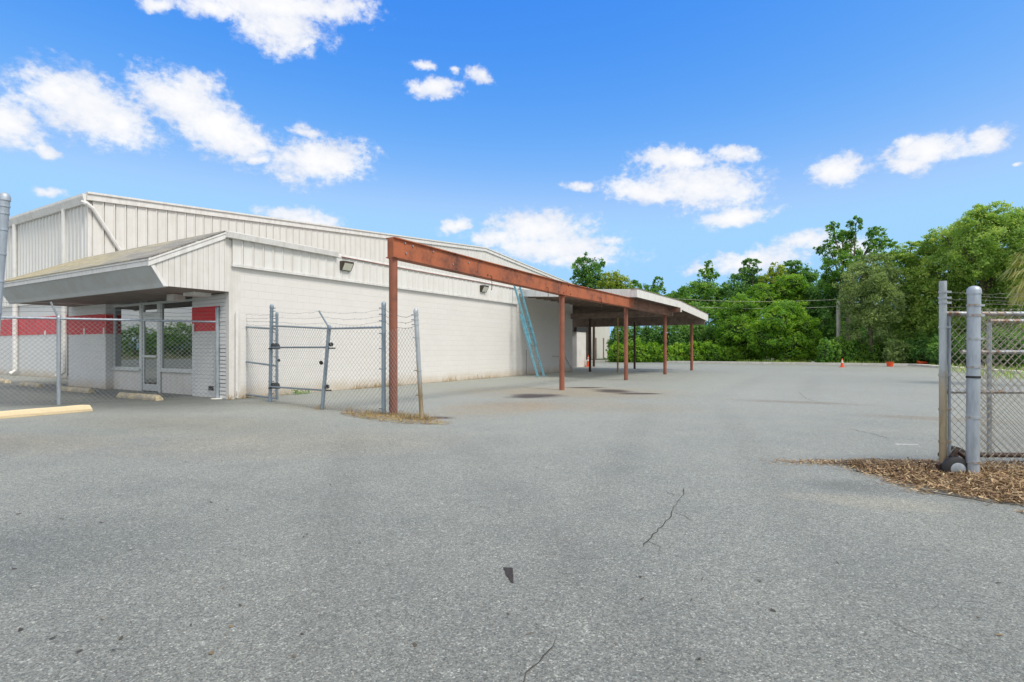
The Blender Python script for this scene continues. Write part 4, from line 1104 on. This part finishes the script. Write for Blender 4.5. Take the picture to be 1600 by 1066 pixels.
# ------------------------------------------------------------------ trees
def foliage(lobes, size, seed, dens=1.6, flat=.55, up=.25, aspect=.5, clump=.30, shell=(.60, 1.04), even=0.0):
    rng = np.random.default_rng(seed); V, T = [], []
    for c, r in lobes:
        c = np.array(c); r = np.array(r); mr = float(np.cbrt(r.prod()))
        area = 4 * np.pi * mr * mr
        n = int(area * dens / (.5 * aspect * size * size) / 1.0)
        K = max(16, int(62 * (mr / 1.5) ** 1.4))
        dr = rng.normal(size=(K, 3)); dr[:, 2] += .18; dr /= np.linalg.norm(dr, axis=1)[:, None]
        rad = rng.uniform(shell[0], shell[1], K) * rng.choice([1.0, 1.0, 1.0, 1.08, 1.22], K)
        cc = dr * rad[:, None]
        ct = rng.uniform(0, 1, K)
        w = rng.uniform(.4, 1.6, K); w /= w.sum()
        idx = rng.choice(K, n, p=w)
        sc = clump * rng.uniform(.6, 1.25, K)
        off = rng.normal(size=(n, 3)); off /= np.maximum(1e-6, np.linalg.norm(off, axis=1))[:, None]
        off *= (rng.random(n) ** .5)[:, None] * sc[idx][:, None]
        off[:, 2] *= .75
        p = cc[idx] + off
        top = np.zeros(n)
        if even:
            k = int(n * even); q = rng.normal(size=(k, 3)); q /= np.linalg.norm(q, axis=1)[:, None]
            bump = 1 + .10 * np.sin(q[:, 0] * 9 + seed) * np.sin(q[:, 2] * 8 + 1.7 * seed) + .05 * np.sin(q[:, 1] * 17 + q[:, 0] * 13)
            top[:k] = q[:, 2]
            p[:k] = q * (bump * rng.uniform(.86, 1.03, k))[:, None]
        pos = c + p * r
        nrm = p / np.maximum(.15, np.linalg.norm(p, axis=1))[:, None] * flat + rng.normal(size=(n, 3)) * .55
        nrm[:, 2] += up
        nrm /= np.linalg.norm(nrm, axis=1)[:, None]
        t = np.cross(nrm, rng.normal(size=(n, 3))); t /= np.linalg.norm(t, axis=1)[:, None]
        s = np.cross(nrm, t)
        L = size * rng.uniform(.6, 1.35, n)[:, None]; W = L * aspect
        V.append(np.stack([pos - t * L / 2, pos - s * W / 2, pos + t * L / 2, pos + s * W / 2], 1))
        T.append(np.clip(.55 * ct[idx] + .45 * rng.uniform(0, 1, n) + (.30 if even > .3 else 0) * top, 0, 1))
    V = np.concatenate(V); T = np.concatenate(T); n = len(V)
    return V.reshape(-1, 3), np.arange(n * 4).reshape(n, 4), T

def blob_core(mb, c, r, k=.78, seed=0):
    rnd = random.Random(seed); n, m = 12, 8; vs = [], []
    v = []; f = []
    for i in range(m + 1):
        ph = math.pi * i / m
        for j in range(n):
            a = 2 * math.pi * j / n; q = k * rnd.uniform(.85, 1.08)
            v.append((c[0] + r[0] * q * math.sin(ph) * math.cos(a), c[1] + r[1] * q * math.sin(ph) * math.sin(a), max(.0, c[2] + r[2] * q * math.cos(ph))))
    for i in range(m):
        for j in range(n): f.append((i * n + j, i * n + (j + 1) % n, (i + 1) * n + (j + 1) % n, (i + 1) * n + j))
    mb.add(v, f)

SEED = [100]
def plant(name, cat, label, Y, px, mat, size=None, trunk=None, dens=1.5, depth=1.0, core=False, group=None, **kw):
    """px: crown lobes as (u, v, half width, half height) at distance Y"""
    SEED[0] += 1
    lobes = []
    rnd = random.Random(SEED[0])
    for q in px:
        u, v, ru, rv = q[:4]; yy = Y + (q[4] if len(q) > 4 else rnd.uniform(-.8, .8))
        c = at(u, v, yy); rx, rz = ru / FPX * yy, rv / FPX * yy
        lobes.append((c, Vector((rx, min(rx, 3.5) * depth, rz))))
    base = at(trunk[0] if trunk else px[0][0], 545, Y); base.z = -.05
    o = empty(name, tuple(base), 0, label, cat, group)
    loc = [((c - base), r) for c, r in lobes]
    size = size or .0042 * Y
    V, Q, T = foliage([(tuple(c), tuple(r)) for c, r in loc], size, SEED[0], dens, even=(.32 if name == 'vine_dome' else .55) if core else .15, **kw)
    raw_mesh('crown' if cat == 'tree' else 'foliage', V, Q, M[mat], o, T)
    if trunk:
        r0 = trunk[1]; top = sum((c for c, r in loc), Vector()) / len(loc)
        mb = MB(); lean = Vector((rnd.uniform(-.3, .3), rnd.uniform(-.3, .3), 0))
        mid = Vector((top.x * .25, top.y * .3, top.z * .5)) + lean
        mb.tube([(0, 0, 0), mid * .5, mid, Vector((top.x * .7, top.y * .7, top.z * .85))], r0, 8, r0 * .55)
        for c, r in loc:                                              # a limb into every lobe
            mb.tube([mid * rnd.uniform(.75, 1.0), mid.lerp(c, .5) + Vector((rnd.uniform(-.3, .3), rnd.uniform(-.3, .3), .2)), c + Vector((0, 0, r.z * .3))], r0 * .42, 6, r0 * .12)
            for _ in range(3):
                e = c + Vector((rnd.uniform(-.8, .8) * r.x, rnd.uniform(-.8, .8) * r.y, rnd.uniform(-.2, .9) * r.z))
                mb.tube([c - Vector((0, 0, r.z * .2)), c.lerp(e, .5) + Vector((0, 0, .1)), e], r0 * .15, 5, r0 * .05)
        mb.build('trunk', M['bark'], o, True)
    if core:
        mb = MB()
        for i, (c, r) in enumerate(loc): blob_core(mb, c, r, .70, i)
        mb.build('shade_core', M['core'], o)  # solid filler, coloured as the shaded inside of the plant
    return o
TG = 'trees beyond the lot'
plant('dark_tree', 'tree', 'round dark green tree rising highest above the carport roof', 64, [(912, 421, 17, 20), (926, 428, 16, 18), (938, 412, 8, 9), (906, 441, 14, 16), (930, 448, 18, 18), (920, 475, 22, 22)], 'darkg', trunk=(918, .22))
plant('leafy_tree', 'tree', 'yellow green tree beside the dark round tree above the carport', 62, [(960, 440, 17, 16), (946, 450, 14, 14), (976, 445, 12, 14), (962, 470, 26, 22)], 'yellowg', trunk=(960, .18))
plant('leafy_tree', 'tree', 'low mid green tree peeping over the middle of the carport roof', 63, [(992, 449, 10, 11), (1006, 455, 13, 11), (984, 460, 14, 12), (1000, 478, 24, 20)], 'mid', trunk=(996, .15))
plant('pointed_tree', 'tree', 'small pointed green tree above the front corner of the carport roof', 64, [(1027, 444, 8, 12), (1026, 458, 13, 12), (1028, 478, 20, 20)], 'mid', trunk=(1027, .14))
plant('leafy_tree', 'tree', 'green tree with a thin sparse top right of the carport end', 67, [(1108, 416, 7, 9), (1100, 428, 9, 9), (1112, 430, 9, 10), (1092, 463, 26, 24), (1070, 468, 20, 18), (1050, 472, 18, 14), (1112, 468, 22, 26), (1090, 500, 45, 26)], 'mid', trunk=(1100, .22))
plant('leafy_tree', 'tree', 'open crowned tree with airy level sprays above the vine domes', 67, [(1172, 410, 13, 6), (1163, 424, 9, 6), (1178, 422, 8, 6), (1160, 448, 24, 22), (1180, 448, 16, 22), (1140, 462, 20, 20), (1150, 480, 32, 28)], 'darkg', trunk=(1168, .22))
plant('leafy_tree', 'tree', 'yellowish tree between the airy tree and the taller dark growth', 65, [(1212, 424, 12, 13), (1204, 442, 18, 16), (1222, 446, 16, 18)], 'yellowg', trunk=(1212, .18))
plant('leafy_tree', 'tree', 'dark bushy tree just left of the tallest slim tree', 67, [(1239, 416, 14, 9), (1252, 432, 17, 14), (1236, 440, 16, 18), (1268, 446, 16, 26), (1262, 480, 30, 34), (1230, 490, 30, 30)], 'darkg', trunk=(1248, .2))
plant('slim_tree', 'tree', 'tallest slim tree with ragged separate tops behind the utility pole', 52, [(1301, 358, 9, 12), (1293, 385, 8, 10), (1281, 391, 7, 7), (1337, 352, 10, 12), (1330, 368, 8, 8), (1316, 380, 17, 18), (1330, 400, 16, 20), (1368, 366, 13, 12), (1380, 382, 14, 10), (1360, 384, 10, 10), (1310, 412, 20, 20), (1298, 440, 16, 20), (1372, 402, 12, 12)], 'mid', trunk=(1322, .26))
plant('dark_tree', 'tree', 'deep shaded tree behind the utility pole, filling its foot', 55, [(1285, 470, 26, 30), (1312, 455, 24, 28), (1330, 490, 26, 34), (1285, 505, 28, 34), (1310, 530, 40, 30)], 'darkg', trunk=(1300, .24))
plant('willow_tree', 'tree', 'grey green drooping tree right of the utility pole', 46, [(1365, 412, 24, 16), (1350, 436, 30, 26), (1378, 440, 28, 28), (1342, 470, 30, 32), (1372, 480, 36, 38), (1356, 512, 30, 26)], 'greyg', trunk=(1362, .2), aspect=.28, size=.26, dens=1.3)
plant('broad_tree', 'tree', 'olive tree stepping up right of the grey green drooping tree', 47, [(1422, 392, 24, 14), (1405, 412, 22, 18), (1440, 410, 28, 24), (1420, 446, 38, 34), (1452, 460, 34, 40), (1405, 480, 28, 38), (1438, 510, 44, 34)], 'olive', trunk=(1428, .28))
plant('broad_tree', 'tree', 'olive tree between the stepped tree and the highest broad crown', 45, [(1480, 372, 26, 18), (1464, 388, 22, 18), (1500, 392, 30, 30), (1480, 426, 38, 38), (1512, 450, 34, 40), (1472, 480, 36, 44), (1505, 512, 42, 34)], 'olive', trunk=(1488, .3))
plant('broad_tree', 'tree', 'highest broad olive tree with yellowish top above the thick fence post', 42, [(1548, 336, 30, 18), (1526, 350, 24, 20), (1572, 346, 24, 18), (1545, 378, 44, 36), (1575, 405, 38, 44), (1520, 400, 32, 36), (1545, 440, 44, 48), (1580, 470, 40, 50), (1550, 510, 50, 40)], 'olive', trunk=(1552, .34))
plant('broad_tree', 'tree', 'olive tree cut off by the right edge behind the palm', 40, [(1606, 352, 28, 24), (1625, 385, 40, 40), (1605, 420, 40, 50), (1630, 470, 45, 60), (1610, 520, 45, 40)], 'olive', trunk=(1618, .3))
VG = 'vine smothered growth'
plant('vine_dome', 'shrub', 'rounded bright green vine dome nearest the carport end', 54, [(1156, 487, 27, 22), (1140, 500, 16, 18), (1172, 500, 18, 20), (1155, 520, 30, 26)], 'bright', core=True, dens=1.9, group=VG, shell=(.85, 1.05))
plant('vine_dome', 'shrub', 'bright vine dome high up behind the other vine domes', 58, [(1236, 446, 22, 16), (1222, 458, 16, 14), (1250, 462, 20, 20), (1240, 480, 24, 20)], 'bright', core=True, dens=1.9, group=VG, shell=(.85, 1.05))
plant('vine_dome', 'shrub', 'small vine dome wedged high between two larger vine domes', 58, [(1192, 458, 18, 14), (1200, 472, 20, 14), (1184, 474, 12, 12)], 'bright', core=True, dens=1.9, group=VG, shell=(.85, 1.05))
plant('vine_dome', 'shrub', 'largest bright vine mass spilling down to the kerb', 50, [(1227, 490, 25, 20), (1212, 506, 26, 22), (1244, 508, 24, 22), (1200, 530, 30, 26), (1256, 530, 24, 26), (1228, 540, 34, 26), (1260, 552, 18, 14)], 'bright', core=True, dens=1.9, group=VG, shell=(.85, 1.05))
# hedges
def row(u0, u1, n, vt0, vt1, vb, half, jit=3):
    out = []
    rr = random.Random(u0)
    for i in range(n):
        f = (i + .5) / n; u = u0 + (u1 - u0) * f; vt = vt0 + (vt1 - vt0) * f + rr.uniform(-jit, jit)
        out.append((u, (vt + vb) / 2, half, (vb - vt) / 2, rr.uniform(-.4, .4)))
    return out
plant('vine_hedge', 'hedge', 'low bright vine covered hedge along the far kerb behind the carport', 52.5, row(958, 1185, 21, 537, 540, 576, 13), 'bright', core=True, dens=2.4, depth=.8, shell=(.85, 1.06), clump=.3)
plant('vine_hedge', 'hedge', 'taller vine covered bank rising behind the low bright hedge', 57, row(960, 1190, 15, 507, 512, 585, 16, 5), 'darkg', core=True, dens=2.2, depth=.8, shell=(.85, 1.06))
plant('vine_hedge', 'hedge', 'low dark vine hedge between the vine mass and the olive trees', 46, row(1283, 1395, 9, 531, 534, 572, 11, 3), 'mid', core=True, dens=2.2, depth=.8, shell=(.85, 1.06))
for u, v, ru, rv, Y, mt, lab in ((1402, 550, 18, 20, 44.6, 'greyg', 'greyish loose bush at the lot edge close behind the orange bucket'), (1440, 548, 22, 24, 43.5, 'darkg', 'dark ferny bush behind the toppled orange cone'),
                                 (1480, 545, 24, 26, 41, 'darkg', 'dark bush seen through the left edge of the right gate'), (1525, 545, 26, 26, 39, 'darkg', 'dark bush behind the thick domed fence post'),
                                 (1575, 545, 30, 28, 37, 'darkg', 'dark bush behind the chain mesh at the right edge')):
    plant('shrub', 'shrub', lab, Y, [(u, v, ru, rv), (u - ru * .5, v + 8, ru * .7, rv * .7), (u + ru * .5, v + 8, ru * .7, rv * .7)], mt, core=(mt == 'darkg'), group='bushes under the olive trees')
o = plant('undergrowth', None, None, 60, row(1265, 1680, 16, 478, 470, 580, 26, 12), 'darkg', core=True, dens=1.3, depth=.8)
tag(o, kind='stuff')
# rank grass on the verge
gr = []
for _ in range(3600):
    f = random.random()
    if f < .5: p = bl(random.uniform(5, 17), 44.1 + abs(random.gauss(0, .6)))
    else: p = bl(random.uniform(18.6, 24), random.uniform(22, 43))
    gr.append((p.x, p.y, -.05))
flakes('verge_grass', np.array(gr), .34, .07, M['olive'], upright=1.0, seed=12)

# palm at the right edge
def palm():
    Y = 19.0; c = at(1634, 415, Y); o = empty('palm_tree', (c.x, c.y, 0), 0, 'fan palm with drooping yellowed fronds at the right edge', 'tree')
    mb = MB(); mb.tube([(0, 0, -.1), (.05, 0, c.z * .5), (0, 0, c.z)], .17, 12, .15); mb.build('trunk', M['bark'], o, True)
    rnd = random.Random(4); V, T = [], []
    for i in range(44):
        a = rnd.uniform(0, 2 * math.pi); e = rnd.uniform(-.9, 1.1)
        d = Vector((math.cos(a) * math.cos(e), math.sin(a) * math.cos(e), math.sin(e)))
        hub = Vector((0, 0, c.z)) + d * rnd.uniform(.45, .75); hub.z -= .12 * (1 - e)
        side = d.cross(Vector((0, 0, 1))).normalized(); tt = rnd.uniform(0, .5) + (.5 if e < 0 else 0)
        for k in range(22):
            q = (k / 21 - .5) * 2.5
            dd = (d * math.cos(q) + side * math.sin(q)).normalized()
            L = rnd.uniform(.65, .95); w = .022
            p0 = hub; p1 = hub + dd * L * .55 + Vector((0, 0, -.05)); p2 = hub + dd * L * .85 + Vector((0, 0, -.28 - .15 * rnd.random()))
            s = dd.cross(Vector((rnd.uniform(-.3, .3), rnd.uniform(-.3, .3), 1))).normalized() * w
            V.append([p0 - s * .4, p1 - s, p1 + s, p0 + s * .4]); T.append(min(1, tt + rnd.uniform(0, .3)))
            V.append([p1 - s, p2 - s * .25, p2 + s * .25, p1 + s]); T.append(min(1, tt + rnd.uniform(.1, .5)))
    V = np.array([[tuple(p) for p in q] for q in V]); n = len(V)
    raw_mesh('crown', V.reshape(-1, 3), np.arange(n * 4).reshape(n, 4), M['palm'], o, np.array(T))
palm()

# utility pole with wires
pb = at(1310, 545, 49.5); pb.z = 0
UP = empty('utility_pole', tuple(pb), 0, 'pale wooden utility pole half hidden by leaves, two wires leading off', 'utility pole')
mb = MB(); mb.tube([(0, 0, -.05), (0, 0, 5.6)], .19, 10, .15); mb.build('shaft', M['pale_wood'], UP, True)
for v0, v1 in ((463, 468), (474, 479)):
    a = at(1010, v0, 57.5) - pb; b = at(1310, v1, 49.2) - pb
    mb = MB(); pts = [a.lerp(b, i / 14) - Vector((0, 0, 1.4 * (i / 14) * (1 - i / 14))) for i in range(15)]
    mb.tube(pts, .013, 5); mb.build('wire', M['pale_wood'], UP)

# what the office glass reflects: trees across the road on the far left
for i, (x, y, r_) in enumerate(((-112, 14, 3.1), (-110, 22, 3.4), (-114, 30, 3.2), (-111, 38, 3.5), (-116, 46, 3.3), (-108, 6, 3.0))):
    o = empty('roadside_tree', (x, y, -.05), 0, ['broad tree across the road, reflected in the office glass beside the door', 'bushy tree across the road, second of those reflected in the glass', 'tall tree across the road mirrored in the left office window', 'wide tree across the road beyond the tall mirrored one', 'last tree across the road along the far side', 'first tree across the road behind the camera'][i], 'tree', 'trees across the road')
    V, Q, T = foliage([((0, 0, r_ * .9), (r_, r_, r_ * .85)), ((r_ * .5, r_ * .8, r_ * .7), (r_ * .8, r_ * .8, r_ * .7)), ((-.4 * r_, -r_ * .9, r_ * .65), (r_ * .8, r_ * .8, r_ * .65))], .6, 300 + i, .9)
    raw_mesh('crown', V, Q, M['mid'], o, T)
    mb = MB(); mb.tube([(0, 0, 0), (0, 0, r_)], .25, 8, .15); mb.build('trunk', M['bark'], o)

# ------------------------------------------------------------------ camera and render settings
cam = bpy.data.cameras.new('camera'); co = bpy.data.objects.new('camera', cam); COL.objects.link(co)
co.location = (0, 0, CAM_H); co.rotation_euler = (R(90), 0, 0)
cam.sensor_width = 36; cam.lens = 36 * FPX / 1600; cam.shift_y = 12 / 1600; cam.clip_end = 3000; cam.clip_start = .05
scene.camera = co
scene.view_settings.view_transform = 'Standard'; scene.view_settings.look = 'None'
scene.view_settings.exposure = EXPOSURE; scene.view_settings.gamma = 1
scene.render.engine = 'CYCLES'; scene.cycles.max_bounces = 8; scene.cycles.use_denoising = True
